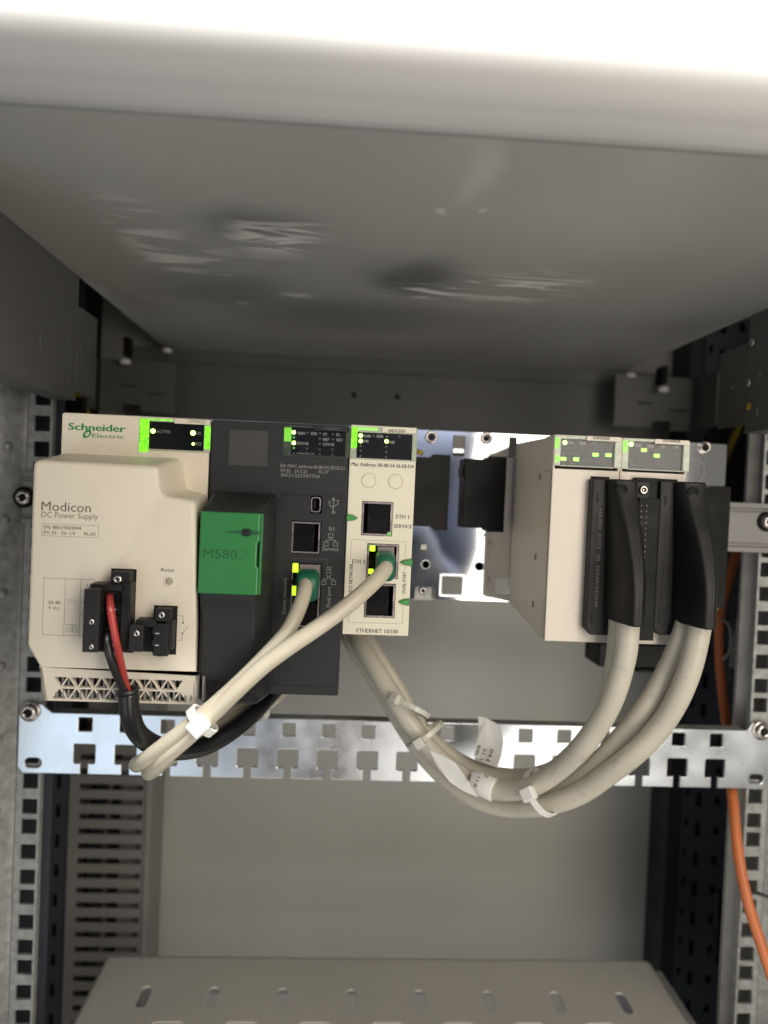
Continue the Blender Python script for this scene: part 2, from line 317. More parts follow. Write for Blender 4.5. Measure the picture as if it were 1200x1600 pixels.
# underside with a soft rolled front edge, then vertical white front
prof = [(TB, ZT), (TB, ZT+2), (TF+40, ZT+2)]
box('underside', XL, XR, TF+14, TB, ZT, ZT+2, 'tray', tray)
b = MB(); ring = []
pr = [(TF+13.9, ZT), (TF+12, ZT), (TF+9.5, ZT+1.2), (TF+6, ZT+5)]
for k in range(17):
    q = math.radians(40+50*k/16); pr.append((TF+20-22*math.sin(q), ZT+22-22*math.cos(q)))
pr += [(TF-2, ZT+220)]
pr2 = [(y+2, z+2) if i == 0 else (y+1.9, z+1.2) for i, (y, z) in enumerate(pr)][::-1]
b.loft([[(x, y, z) for y, z in pr+pr2] for x in (-330, 330)]); b.build('front_roll', mat('pale_front_paint', (.36, .357, .35), .5, var=.05, vs=8), tray, smooth=True).modifiers.new('split', 'EDGE_SPLIT').split_angle = math.radians(50)
for sx, X in ((-1, XL), (1, XR)):
    # side flange seen from inside, 66 mm deep with slots
    hs = []
    for (y, z, w, h) in ((28, 52, 1.0, 9), (66, 62, 1.2, 5), (67, 40, 1.2, 7), (185, 80, 1.2, 5), (186, 52, 1.2, 5), (262, 70, 1.5, 26)):
        hs.append(rrect(y-w, y+w, z-h/2, z+h/2, min(w, h/2)*.9))
    org = Vector((X, 0, 0)); a = Vector((0, 1, 0)) if sx < 0 else Vector((0, -1, 0))
    YE = 80
    out = [(TF+14, 30), (YE, 30), (YE, ZT-.2), (TF+14, ZT-.2)]; hs = [h for h in hs if max(q for q, _ in h) < YE-1]
    if sx > 0: out = [(-q, z) for q, z in out]; hs = [[(-q, z) for q, z in h] for h in hs]
    plate('side_flange', out, hs, 0, 1.5, 'paintk', tray, org=org, ux=a, uz=uz)
    # outward foot of the flange
    box('flange_foot', min(X-sx*.5, X+sx*14), max(X-sx*.5, X+sx*14), TF+14, YE, 28.3, 29.8, 'paintk', tray)
    o_ = [(YE+1.5, 34), (114, 34), (114, 84), (YE+1.5, 84)]; h_ = [[(88, 62), (99, 58), (99, 60), (88, 64)], [(101, 74), (107, 71), (107, 73), (101, 76)]]
    if sx > 0: o_ = [(-q, z) for q, z in o_]; h_ = [[(-q, z) for q, z in h] for h in h_]
    plate('mounting_ear', o_, h_, 0, 1.5, 'paintk', tray, org=org, ux=a, uz=uz)
# corner brackets with bolts at the rear of the tray
for sx, (pa, pc) in ((-1, ((196, 563), (265, 552))), (1, ((1037, 607), (980, 590)))):
    Yb = 262
    r = R(150, 560, 272, 650, Yb) if sx < 0 else R(963, 585, 1085, 675, Yb)
    br = empty('corner_bracket', ((r[0]+r[1])/2, Yb, r[2]), 'folded grey bracket in the rear %s corner under the tray' % ('left' if sx < 0 else 'right'), 'bracket', 'brackets in the rear tray corners')
    cut = [(r[0]+4, r[2]), (r[0]+22, r[2]), (r[0]+22, r[2]+8), (r[0]+38, r[2]+8), (r[0]+38, r[2]+2), (r[1], r[2]+2), (r[1], r[3]), (r[0]+4, r[3])]
    if sx > 0: cut = [(r[0]+r[1]-a, z) for a, z in cut][::-1]
    plate('plate', cut, [rrect(r[0]+20, r[0]+34, r[2]+22, r[2]+23.4), rrect(r[1]-24, r[1]-8, r[2]+17, r[2]+18.2)], Yb, 2, 'paintk', br)
    xs = r[0] if sx < 0 else r[1]
    box('side_tab', min(xs, xs-sx*2), max(xs, xs-sx*2), Yb-40, Yb-.3, r[2]+2, r[3], 'paintk', br)
    c = U(pa[0]+(0), pa[1], Yb-14)
    box('slot_cover', c.x-1.9, c.x+1.9, Yb-16, Yb-1, c.z+4, ZT-1, 'black', br)
    MB().lathe((c.x, Yb-14, c.z-3), [(4.0, 0), (4.4, 1.5), (4.4, 3.2), (3, 4.4)], (0, 0, 1), 16).build('bolt', 'white', br, smooth=True)  # white in place of nickel, standing in for the bolt's glint
    c = U(pc[0], pc[1], Yb+10)
    MB().lathe((c.x, Yb+2, c.z-1), [(2, 0), (4.2, .8), (4.4, 2), (3.4, 3.4)], (0, 0, 1), 14).build('bolt', 'white', br, smooth=True)  # same white, a glint put into the colour
# small holes on the panel just under the tray
for px, py in ((553, 617), (621, 620), (690, 623)):
    c = U(px, py, 298.2)
    MB().lathe((c.x, 298.4, c.z), [(2.0, 0), (2.6, .5), (1.6, .8)], n=12).build('rivet', 'void' if px < 680 else 'duct', tray, smooth=True)
# rear lip, plus a dark sheet added for the shade under the tray
zf = U(620, 577, 300).z
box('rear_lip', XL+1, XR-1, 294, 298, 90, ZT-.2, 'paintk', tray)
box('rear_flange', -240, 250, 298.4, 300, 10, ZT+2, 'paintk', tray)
# ================================================================== LOWER TRAY
lt = empty('perforated_shelf', (0, 185, -371), 'grey perforated shelf plate at the bottom with rounded slots', 'shelf')
def shp(a, b): p = UP(a, b, Vector((0, 0, -371)), uz); return p
holes = []
for px, py in ((225, 1557), (332, 1558.5), (441, 1560), (549, 1562), (657, 1563), (765, 1564.5), (872, 1566), (975, 1567)):
    p = shp(px, py); holes.append(rrect(p.x-3.6, p.x+3.6, p.y-11, p.y+11, 3.5))
p0 = shp(549, 1562); pitch = (shp(872, 1566).x-shp(225, 1557).x)/6
for r in range(1, 5):
    for k in range(-4, 5):
        for hx in ((.5,) if r % 2 else (0,)):
            x = p0.x+(k+hx)*pitch; y = p0.y-26*r
            if -190 < x < 190: holes.append(rrect(x-11, x+11, y-4, y+4, 3.6) if r % 2 else rrect(x-3.6, x+3.6, y-11, y+11, 3.5))
v, f = curve_mesh([rrect(-205, 204, -20, 185)]+holes, 1.6, .3)
link('plate', [(a, b, -371.8+c) for a, b, c in v], f, 'shelf', lt)
box('side_flange', -206.6, -205.1, -20, 184, -398, -371.2, 'paint', lt); box('side_flange', 204.1, 205.6, -20, 184, -398, -371.2, 'paint', lt)
box('raised_edge', 206, 212, -20, 178, -378, -374, 'paint', lt); box('rear_flange', -204, 203.5, 185.1, 186.6, -398, -371.2, 'paint', lt)
# back panel fold at the left
fold = empty('panel_fold', (-205, 300, -500), 'vertical folded grey panel edge between the wiring duct and the rear panel', 'panel trim')
box('fold_face', -222, -197, 262, 264, -700, -84, 'paint', fold); box('fold_side', -198.8, -197, 264.3, 309.5, -700, -84, 'paint', fold)
# ================================================================== 19-INCH RAILS
ZH = U(47, 702, 100).z
ZH = U(45, 1260, 100).z+222.25
zs = []
z = ZH+31.75+12.7+15.875; steps = [15.875, 12.7, 15.875]
base = [31.75, 15.875, 0]
for k in range(-2, 12):
    for bz in base: zs.append(ZH+bz-44.45*k)
for sx in (-1, 1):
    side = 'left' if sx < 0 else 'right'
    rl = empty('rack_rail', (sx*232.5, 100, -560), 'galvanised rack rail with square holes standing at the %s edge' % side, 'rack rail', 'upright rack rails')
    top = 48
    out = [(sx*226.2, -600), (sx*226.2, top), (sx*241, top), (sx*241, -600)]
    plate('hole_flange', out if sx > 0 else out, [rrect(sx*232.5-4.75, sx*232.5+4.75, z-4.75, z+4.75, .5, 2) for z in zs if z < top-8], 100, 2, 'galv', rl, bevel=.25)
    pts = [(241, 100), (244, 98), (249, 89), (253, 86), (258, 86), (258, 89), (253.5, 89), (251, 91), (246, 100), (243, 102)]
    MB().loft([[(sx*a, b, z) for a, b in pts] for z in (-600, top)]).build('folded_edge', 'galv', rl, smooth=False, bevel=.6)
    box('return_flange', min(sx*226.2, sx*228.2), max(sx*226.2, sx*228.2), 102.2, 105, -600, top, 'galv', rl)
    box('hole_shade_sheet', min(sx*228.4, sx*262), max(sx*228.4, sx*262), 123, 126, -600, top, 'navy' if sx < 0 else 'paint', rl)  # added sheet; its tone stands in for the shade behind the holes
    # embossed dimples on the outer fold
    for k in range(15):
        zz = 20-44.45*k-20
        MB().lathe((sx*248.3, 90.5, zz), [(3.2, 0), (2.6, 1.0), (1.2, 1.5)], (-sx*.85, -.5, 0), 12).build('dimple', 'galv', rl, smooth=True)
    # outer post
    po = empty('frame_post', (sx*285, 84, -600), 'grey galvanised cabinet post beyond the %s rack rail' % side, 'frame post', 'outer cabinet posts')
    hs = [rrect(sx*268-2.2, sx*268+2.2, z-8, z+8, 2) for z in [40-50*k for k in range(14)]]
    plate('post_face', rrect(min(sx*260, sx*326), max(sx*260, sx*326), -600, 60), hs, 84, 2, 'galv', po, bevel=.3)
    box('post_side', min(sx*260, sx*261.6), max(sx*260, sx*261.6), 86.3, 130, -600, 60, 'galv', po)
# screws on left outer strip
# dark rear posts with slots
lp = empty('slotted_post', (-290, 250, -600), 'dark blue grey slotted post behind the left rack rail', 'frame post')
a0 = U(63, 1300, 253).x; a1 = U(104, 1300, 253).x
zz = [U(90, 1221+46.5*k, 253).z for k in range(-14, 9)]
plate('post_face', rrect(a0-6, a1, -640, 150), [rrect(U(89, 1300, 253).x-1.9, U(89, 1300, 253).x+1.9, z-5.4, z+5.4, 0) for z in zz], 253, 2, 'navy', lp, bevel=.2)
box('post_core', a0-4, a1-1, 262, 300, -640, 150, 'void', lp)
rp = empty('perforated_post', (285, 290, -600), 'dark perforated cabinet post behind the right rack rail', 'frame post')
b0 = U(1044, 1300, 270).x; b1 = U(1150, 1300, 270).x
hs = []
for k in range(-20, 9):
    for (px, py, w, h) in ((1072, 1285, 1.7, 3.6), (1090, 1300-4, 2.3, 6.5), (1119, 1298, 2.6, 3.6)):
        p = U(px, py+44.6*k*1.04, 270); hs.append(rrect(U(px, 1300, 270).x-w, U(px, 1300, 270).x+w, p.z-h, p.z+h, .6, 2))
plate('post_face', rrect(U(1064, 1300, 270).x, b1, -640, 150), hs, 270, 2, 'navy', rp, bevel=.2)
M['deep'] = mat('post_deep_blue', (.012, .014, .018), .5)
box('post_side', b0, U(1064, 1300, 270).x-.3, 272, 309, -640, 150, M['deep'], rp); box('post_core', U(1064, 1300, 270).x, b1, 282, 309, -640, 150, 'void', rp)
r = R(1124, 1396, 1139, 1508, 200); boxr('cable_clamp', r, 200, 206, 'black', rp)
# pale inner upright next to the right rail
st = box('inner_upright', U(1141, 1300, 190).x, U(1166, 1300, 190).x, 190, 192, -640, -60, 'galv'); tag(st, 'narrow pale steel upright between the dark perforated post and the right rack rail', 'upright')
# ================================================================== WIRING DUCT
du = empty('wiring_duct', (-240, 253, -560), 'grey slotted wiring duct standing behind the left rack rail', 'wiring duct')
x0, x1 = U(106, 1300, 250).x, U(222, 1300, 250).x
hs = []; zz0 = U(170, 1230, 250).z; pz = (zz0-U(170, 1230+23.1*10, 250).z)/10
xa, xb = U(122, 1300, 250).x, U(221, 1300, 250).x
for k in range(-2, 26): hs.append(rrect(xa, xb, zz0-pz*k-2.4, zz0-pz*k+2.4, .8, 2))
plate('duct_cover', rrect(x0, x1, -640, zz0+pz*3), hs, 250, 1.6, 'duct', du, bevel=.2)
box('duct_back', x0, x1, 300, 302, -640, zz0+pz*3, 'navy', du); box('duct_side', x0, x0+1.6, 252, 299.5, -640, zz0+pz*3, 'duct', du); box('duct_side', x1-1.6, x1, 252, 299.5, -640, zz0+pz*3, 'duct', du)
for i in range(3):
    wx = x0+14+i*13+random.uniform(-1, 1)
    w = MB().tube([(wx+random.uniform(-5, 5), 265+random.uniform(-3, 6), z) for z in range(-630, -190, 60)], 2.0, 8, 5)
    o = w.build('duct_wire', ['black', 'duct', 'nylon'][i], None, smooth=True)
    tag(o, 'thin %s wire running inside the slotted wiring duct at the left' % ['black', 'grey', 'pale'][i], 'wire', 'wires inside the duct')
# ================================================================== MOUNTING RAIL behind the rack (top hat strip with grooves)
zt = U(1150, 785, 95).z; zb = U(1150, 862, 95).z
mr_ = empty('mounting_rail', (0, 95, (zt+zb)/2), 'grey grooved mounting rail running behind the module rack between the rack rails', 'mounting rail')
pr = [(98.5, zt), (94, zt), (94, zt-3.2), (96.4, zt-3.8), (96.4, zt-5.2), (95, zt-6), (95, zb+6), (96.4, zb+5.2), (96.4, zb+3.8), (94, zb+3.2), (94, zb), (98.5, zb)]
MB().loft([[(x, y, z) for y, z in pr] for x in (-241, 241)]).build('rail_body', 'paint', mr_, bevel=.4)
for px, py in ((38, 777), (1199, 815)):
    c = U(px, py, 94); MB().lathe((c.x, 95, c.z), [(6.4, 0), (6.4, 1.6), (4.5, 1.7)], n=20).build('washer', 'black', mr_, smooth=True)
    screw((c.x, 93.2, c.z), 4.6, mr_, h=3)
# ================================================================== CABLE BRACKET (slotted strip)
zt, zb = -162.6, -200.6; xl, xr = -239.5, 240
cb = empty('cable_bracket', (0, 98, zb), 'bright zinc plated strip with square holes and T slots below the modules', 'cable bracket')
out = [(xl+3, zb), ]
pit = 25.0; c0 = U(131.5, 1178, 97).x; c1 = U(1117, 1210, 97).x; n = round((c1-c0)/pit); pit = (c1-c0)/n
sq = []; zc = (U(1119, 1158, 97).z+U(131, 1131, 97).z)/2
zs1 = zt-27.6+7; 
def tz(px, py): return U(px, py, 97).z
zT0 = tz(131, 1163); zT1 = tz(131, 1193)
for k in range(n+1):
    x = c0+k*pit
    sq.append(rrect(x-4.2, x+4.2, zc-4.2, zc+4.2, .6, 2))
    out += [(x-2.3, zb), (x-2.3, zT1+.8), (x-2.9, zT1), (x-6.0, zT1), (x-6.6, zT1+.8), (x-6.6, zT0-.8), (x-5.8, zT0), (x+5.8, zT0), (x+6.6, zT0-.8), (x+6.6, zT1+.8), (x+6.0, zT1), (x+2.9, zT1), (x+2.3, zT1+.8), (x+2.3, zb)]
out += [(xr-3, zb), (xr, zb+4), (xr, zt+2), (xr-4, zt+5), (xr-14, zt+5), (xr-17, zt), (xl+20, zt), (xl+16, zt+3), (xl+14, zt+5), (xl+3, zt+5), (xl, zt+1), (xl, zb+4)]
el = [rrect(xl+4.5, xl+14.5, zb+3.5, zb+9.5, 2.9), rrect(xr-14.5, xr-4.5, zb+3.5, zb+9.5, 2.9)]
plate('strip', out, sq+el, 97, 2, 'zinc', cb, bevel=.45)
box('top_fold', xl+20, xr-18, 99.3, 108, zt-2, zt-.2, 'galv', cb)
for px, py in ((45, 1113), (1192, 1143)):
    c = U(px, py, 95); screw((c.x, 96.9, c.z), 5.2, cb, h=4)
    MB().lathe((c.x, 96.95, c.z), [(6.3, 0), (6.3, .8), (5, .85)], n=20).build('washer', 'nickel', cb, smooth=True)
# ================================================================== BACKPLANE
bp = empty('module_rack', (0, 84, -83), 'shiny steel backplane carrying the modules, with black slot covers in its empty slots', 'backplane')
xr = U(1131, 800, 84).x; x0 = -190
def bx(px, py): q = U(px, py, 84); return q
holes = []
def hc(px, py, r, sc=2.56): q = bx(px, py); holes.append(circ(q.x, q.z, r/sc, 18)); return q
hc(665, 882, 6); hc(749, 885, 6); hc(1080, 900, 6)
rim = []
for (a, b_, c, d) in ((709, 680, 725, 713), (690, 899, 722, 930), (775, 903, 794, 930), (796, 683, 806, 716)):
    r = R(a, b_, c, d, 84); holes.append(rrect(r[0], r[1], r[2], r[3], .8, 3)); rim.append(r)
zb = U(740, 939, 84).z; zt = 21.5
nr = R(649, 917, 678, 940, 84)
out = [(x0, zb), (nr[0], zb), (nr[0], nr[3]-1), (nr[0]+1, nr[3]), (nr[1]-1, nr[3]), (nr[1], nr[3]-1), (nr[1], zb), (xr, zb), (xr, zt-1), (xr-1, zt), (x0, zt)]
plate('sheet', out, holes, 84, 2, 'mirror', bp, bevel=.3)
for r in rim[1:2]:
    plate('window_rim', rrect(r[0]-1.2, r[1]+1.2, r[2]-1.2, r[3]+1.2, 1.2), [rrect(r[0]+.2, r[1]-.2, r[2]+.2, r[3]-.2, .8)], 83.4, 1.2, 'zinc', bp, bevel=.3)
r = rim[0]; box('clip', r[0]+.2, r[1]-.2, 84.6, 90, r[3]-8, r[3]+.4, 'duct', bp); box('clip', r[0]+.2, r[1]-.2, 84.8, 92, r[2]+2, r[2]+6, 'zinc', bp)
c = bx(662, 924); box('notch_back', nr[0]-1, nr[1]+1, 88, 90, zb-1, nr[3]+2, 'galv', bp); screw((c.x, 87.8, c.z), 2.6, bp, h=1.6)
for px, py in ((674, 683), (760, 685), (1101, 699)):
    c = bx(px, py); MB().lathe((c.x, 84, c.z), [(3.9, -.5), (3.8, 1.2), (3.3, 1.7), (2.4, 1.6), (2.0, .3), (1.9, -.5)], n=20).build('threaded_boss', 'nickel', bp, smooth=True)
    MB().lathe((c.x, 84, c.z), [(1.95, -.4), (1.9, .2), (1, .25)], n=14).build('boss_hole', 'void', bp)
for px, py in ((665, 882), (749, 885)):
    c = bx(px, py); MB().lathe((c.x, 84.6, c.z), [(2.7, -3), (2.6, -2), (2.4, -1.5)], n=14).build('hole_back', 'void', bp)
    MB().lathe((c.x, 84, c.z), [(3.0, -.3), (3.0, .35), (2.45, .4), (2.4, -.3)], n=18).build('hole_rim', 'zinc', bp, smooth=True)
# large knock-out circle
c = bx(1077, 736); pts = [c+Vector((9.2*math.cos(q), -.5, 9.2*math.sin(q))) for q in [2*math.pi*k/30 for k in range(31)]]
MB().tube(pts, .5, 6, 2).build('knockout_ring', 'galv', bp, smooth=True)
def cover(px0, py0, px1, py1, step=True):
    r = R(px0, py0, px1, py1, 74); x0, x1, z0, z1 = r
    o = [(x0, z0+2), (x0+15, z0+2), (x0+15.8, z0), (x1, z0), (x1, z1), (x0+(x1-x0)*.58, z1), (x0+(x1-x0)*.54, z1-2), (x0, z1-2)]
    plate('slot_cover', o, [], 74, 9.5, 'black', bp, bevel=.4)
cover(643, 708, 699, 829); cover(727, 711, 787, 832); cover(1070, 757, 1133, 950)
box('stub_edge', *[U(727, 710, 78).x-1.6, U(727, 710, 78).x-.1], 76, 83.8, U(727, 745, 78).z, U(727, 728, 78).z, 'black', bp)
T('04', 753, 836, 6, 11, 83.95, 'printb', bp, bold=.12)
c = bx(662, 855); box('paper_dot', c.x-1.6, c.x+1.6, 83.5, 83.9, c.z-1.5, c.z+1.5, 'nylon', bp)
# ================================================================== POWER SUPPLY
YF = -2.0; YR = -34.0
ps = empty('power_supply', (-147, 41, -120), 'beige power supply module at the left end with stepped front and two terminal plugs', 'power supply')
x0, x1 = -182.6, -111.9; z1 = 13.4; z0 = U(310, 1094, YF).z
box('body', x0, x1, 0.5, 82, z0, z1, 'beige', ps, bevel=1.2)
wr = R(219, 653, 329, 708, YF); wi = R(233, 657, 319, 706, YF)
plate('strip', rrect(x0, x1, z0+20, z1, 1.2), [rrect(wr[0]+1, x1-.9, wr[2]+.3, wr[3]-.6, .3)], YF, 2.4, 'beige', ps, bevel=.6)
def loftY(name, rings, m, parent, **k): return MB().loft(rings, cap0=False).build(name, m, parent, **k)
def corner_poly(pts, n=5):      # pts: (x,z,r)
    out = []; L_ = len(pts)
    for i in range(L_):
        p = Vector(pts[i][:2]); a = (Vector(pts[i-1][:2])-p); b_ = (Vector(pts[(i+1) % L_][:2])-p); r = pts[i][2]
        da = a.normalized(); db = b_.normalized(); ang = math.acos(max(-1, min(1, da.dot(db)))); t = r/math.tan(ang/2) if r else 0
        A = p+da*t; B = p+db*t
        for k in range(n):
            s = k/(n-1); out.append(((1-s)**2*A+2*s*(1-s)*p+s*s*B))
    return out
def inset(poly, d):
    n = len(poly); out = []
    for i in range(n):
        a = poly[i]-poly[i-1]; b_ = poly[(i+1) % n]-poly[i]
        if a.length < 1e-6: a = b_
        if b_.length < 1e-6: b_ = a
        t = (a.normalized()+b_.normalized()); t = t.normalized() if t.length > 1e-6 else a.normalized()
        out.append(poly[i]+Vector((t.y, -t.x))*d)   # right-hand side offset
    return out
def flatb(poly, zc): return [Vector((p.x, min(p.y, zc) if p.y < zc+2.2 else p.y)) if p.y < zc+2.2 else p for p in poly]
def P2(px, py, Y, r): q = U(px, py, Y); return (q.x, q.z, r)
front = [P2(55, 718, YR, 3.2), P2(247, 725, YR, 3.6), P2(250, 773, YR, 4.2), P2(305.5, 782, YR, 4.0), P2(305, 1050, YR, 0), P2(61, 1042, YR, 0), P2(51, 1010, YR, 3)]
front[0] = (x0, front[0][1], 3.2); front[6] = (x0, front[6][1], 3)
base = [P2(98, 708, YF, 3.2), P2(286, 713, YF, 4.5), P2(290, 765, YF, 5), P2(329, 772, YF, 4.0), P2(331, 1050, YF, 1), P2(90, 1040, YF, .8), P2(70, 1005, YF, 3)]
base[0] = (x0, base[0][1], 3.2); base[5] = (front[5][0], front[5][1], .8); base[6] = (x0, front[6][1], 3); base[3] = (x1, base[3][1], 4); base[4] = (x1, front[4][1], 1)
base[1] = (base[1][0], base[0][1], 4.5); front[1] = (front[1][0], front[0][1]-.3, 3.6)
front[4] = (front[4][0], front[5][1], 0)
fp = corner_poly(front); bb = corner_poly(base)
mid = [b_.lerp(a, .8) for a, b_ in zip(fp, bb)]
sgn = 1
rings = [[(p.x, YF-.05, p.y) for p in bb], [(p.x, YF-24, p.y) for p in mid], [(p.x, YR+1.8, p.y) for p in fp], [(p.x, YR+.6, p.y) for p in flatb(inset(fp, .55), front[5][1])], [(p.x, YR, p.y) for p in flatb(inset(fp, 1.9), front[5][1])]]
o = loftY('raised_front', rings, 'beige', ps, smooth=True)
md = o.modifiers.new('split', 'EDGE_SPLIT'); md.split_angle = math.radians(42)
# vent grille below (slanted)
A = U(61, 1043, YR); A.x = front[5][0]; A.z = front[5][1]-.05; B = Vector((front[4][0], YR, A.z)); Cc = U(307.5, 1101, -28.5); D = U(70, 1093, -28.5); D.z = Cc.z
gn = (B-A).cross(D-A).normalized(); guz = (A-D); guz = guz-ux*guz.dot(ux); guz.normalize(); gno = ux.cross(guz)
def g2(p): return ((p-A).dot(ux), (p-A).dot(guz))
tri = []
def tri_rows(rows, pl, n, f2, gap=1.0):
    t = []
    for (ya, yb, xa, xb, cells, flip, sl) in rows:
        w = (xb-xa)/cells
        for k in range(cells):
            a = xa+k*w
            up = (k % 2 == 0) ^ flip
            L_ = a-w*.42; R_ = a+w*1.42; mdx = a+w*.5
            q = [(a-w*.28, yb-.6), (a+w*1.28, yb-.6), (mdx, ya+.9)] if up else [(a-w*.28, ya+.6), (mdx, yb-.9), (a+w*1.28, ya+.6)]
            t.append([f2(UP(x_, y_+(x_-xa)*sl, pl, n)) for x_, y_ in q])
    return t
tri = tri_rows([(1057, 1074, 88, 282, 15, True, .03), (1075, 1092, 86, 288, 15, False, .03)], A, gno, g2)
plate('vent_grille', [g2(A), g2(D), g2(Cc), g2(B)], tri, 0, 1.6, 'beige', ps, org=A, ux=ux, uz=guz, bevel=.25)
b = MB().loft([[(A.x+2, YR+3, A.z), (B.x-2, YR+3.4, A.z), (Cc.x-2, -24.5, Cc.z), (D.x+1.5, -24.5, D.z)], [(A.x+2, -1.8, A.z), (x1-2, -1.8, A.z), (x1-2, -1.8, Cc.z), (D.x+1.5, -1.8, D.z)]]); b.build('vent_core', 'void', ps)
b = MB().loft([[tuple(Cc), tuple(B), (x1, YF, B.z), (x1, YF, Cc.z)], [(Cc.x-1.2, Cc.y, Cc.z), (B.x-1.2, B.y, B.z), (x1-1.2, YF, B.z), (x1-1.2, YF, Cc.z)]]); b.build('vent_side', 'beige', ps)
b = MB().loft([[tuple(D), tuple(A), (A.x, YF, A.z), (D.x, YF, D.z)], [(D.x+1.2, D.y, D.z), (A.x+1.2, A.y, A.z), (A.x+1.2, YF, A.z), (D.x+1.2, YF, D.z)]]); b.build('vent_side', 'beige', ps)
box('vent_floor', D.x+1.3, Cc.x-1.3, -27.5, YF, Cc.z, Cc.z+1.2, 'beige', ps)
for k in range(26):
    xx = A.x+6+k*2.6; box('cooling_fin', xx, xx+.9, -30, -24, Cc.z+2, A.z-3, 'duct', ps)
# display
def display(parent, outer, inner, Y, label_r, mframe, strip_m, glow=None):
    ro = R(*outer, Y); ri = R(*inner, Y)
    plate('display_frame', rrect(*ro, .4), [rrect(*ri, .2)], Y-.3, 1.5, mframe, parent, bevel=.25)
    boxr('display_panel', (ri[0]-.5, ri[1]+.5, ri[2]-.5, ri[3]+.5), Y+1.4, Y+2, 'panelblk', parent)
    boxr('display_window', (ri[0]+.02, ri[1]-.02, ri[2]+.02, ri[3]-.02), Y-.1, Y+.1, M['pane'], parent)
    if label_r:
        rl = R(*label_r, Y); boxr('name_tab', rl, Y-1.1, Y-.35, strip_m, parent, bevel=.3)
m = bpy.data.materials.new('clear_pane'); m.use_nodes = True; nt = m.node_tree; nt.nodes.clear()
o_ = nt.nodes.new('ShaderNodeOutputMaterial'); a_ = nt.nodes.new('ShaderNodeBsdfTransparent'); g_ = nt.nodes.new('ShaderNodeBsdfGlossy'); g_.inputs['Roughness'].default_value = .05; x_ = nt.nodes.new('ShaderNodeMixShader'); f_ = nt.nodes.new('ShaderNodeFresnel'); f_.inputs[0].default_value = 1.5
k_ = nt.nodes.new('ShaderNodeMath'); k_.operation = 'MULTIPLY'; k_.inputs[1].default_value = .32; nt.links.new(f_.outputs[0], k_.inputs[0]); nt.links.new(k_.outputs[0], x_.inputs[0]); nt.links.new(a_.outputs[0], x_.inputs[1]); nt.links.new(g_.outputs[0], x_.inputs[2]); nt.links.new(x_.outputs[0], o_.inputs[0]); M['pane'] = m
display(ps, (219, 653, 328, 708), (233, 658, 318, 705), YF, (273, 654, 328, 664.5), M['clear'], 'beige')
r = R(219.5, 654, 232, 706, YF); boxr('light_guide', r, YF-.6, YF-.32, 'guide', ps, bevel=.1)
r = R(232, 654.5, 271, 658, YF); boxr('light_guide', r, YF-.6, YF-.32, 'guide', ps)
r = R(321, 666, 328, 702, YF); boxr('light_guide', r, YF-.6, YF-.32, 'guide', ps)
def led(px, py, rpx, Y, parent, m='led'):
    c = U(px, py, Y+1.4); return lens('led', c, rpx/S(Y), parent, m, .35)
led(239, 673.5, 3.6, YF, ps); led(301.5, 676.5, 3.8, YF, ps); led(302, 693.5, 2.2, YF, ps)
T('ACTIVE', 255.5, 674.5, 4.6, 21, YF+1.35, 'printw', ps); T('OK', 310.5, 677, 4.6, 8.5, YF+1.35, 'printw', ps); T('RD', 310.5, 693.8, 5, 8.5, YF+1.35, 'printw', ps)
T('CPS4022', 307, 658.6, 5, 27, YF-1.12, 'print', ps)
T('Schneider', 151.5, 668, 10.5, 85, YF, 'logo', ps, bold=.22)
T('Electric', 168.5, 681.5, 6.2, 47, YF, 'logo', ps, bold=.05)
# the leaf-shaped emblem below the name
c = U(136, 678, YF); pts = [Vector((c.x+1.9*math.cos(q)+.8*math.sin(q), 0, c.z+2.0*math.sin(q))) for q in [2*math.pi*k/20 for k in range(20)]]
pin = [Vector((c.x+.95*math.cos(q)+.45*math.sin(q), 0, c.z+1.2*math.sin(q))) for q in [2*math.pi*k/20 for k in range(20)]]
plate('emblem', [(p.x, p.z) for p in pts], [[(p.x, p.z) for p in pin]], YF-.03, .06, 'logo', ps)
strokes('emblem_stroke', [(133, 680.5, 140, 671)], .3, YF-.02, 'logo', ps)
# printing on the raised front
T('Modicon', 103.5, 792, 14, 74, YR, 'print', ps, bold=.04); T('DC Power Supply', 109, 805.5, 8.5, 85, YR, 'print', ps)
strokes('printed_frame', [(66, 818.5, 154, 821), (66, 818.5, 66, 837), (66, 837, 154, 840), (154, 821, 154, 840)], .14, YR, 'print', ps)
T('SN: 8B215002094', 97.5, 824.5, 5, 56, YR, 'print', ps, bold=.05); T('PV: 01   SV: 1.9', 93, 832.8, 5, 46, YR, 'print', ps, bold=.05); T('RL:02', 140.5, 834.3, 5, 17, YR, 'print', ps, bold=.05)
T('Reset', 262, 890.5, 5.5, 20, YR, 'print', ps, bold=.05)
c = U(264, 908, YR); MB().lathe((c.x, YR, c.z), [(2.6, -.1), (2.5, .1), (1.75, .12), (1.7, -.1)], n=24).build('reset_ring', 'beige', ps, smooth=True)
MB().lathe((c.x, YR, c.z), [(1.65, -.5), (1.65, .1), (1.3, .3)], n=18).build('reset_button', mat('button_grey', (.36, .33, .24), .5), ps, smooth=True)
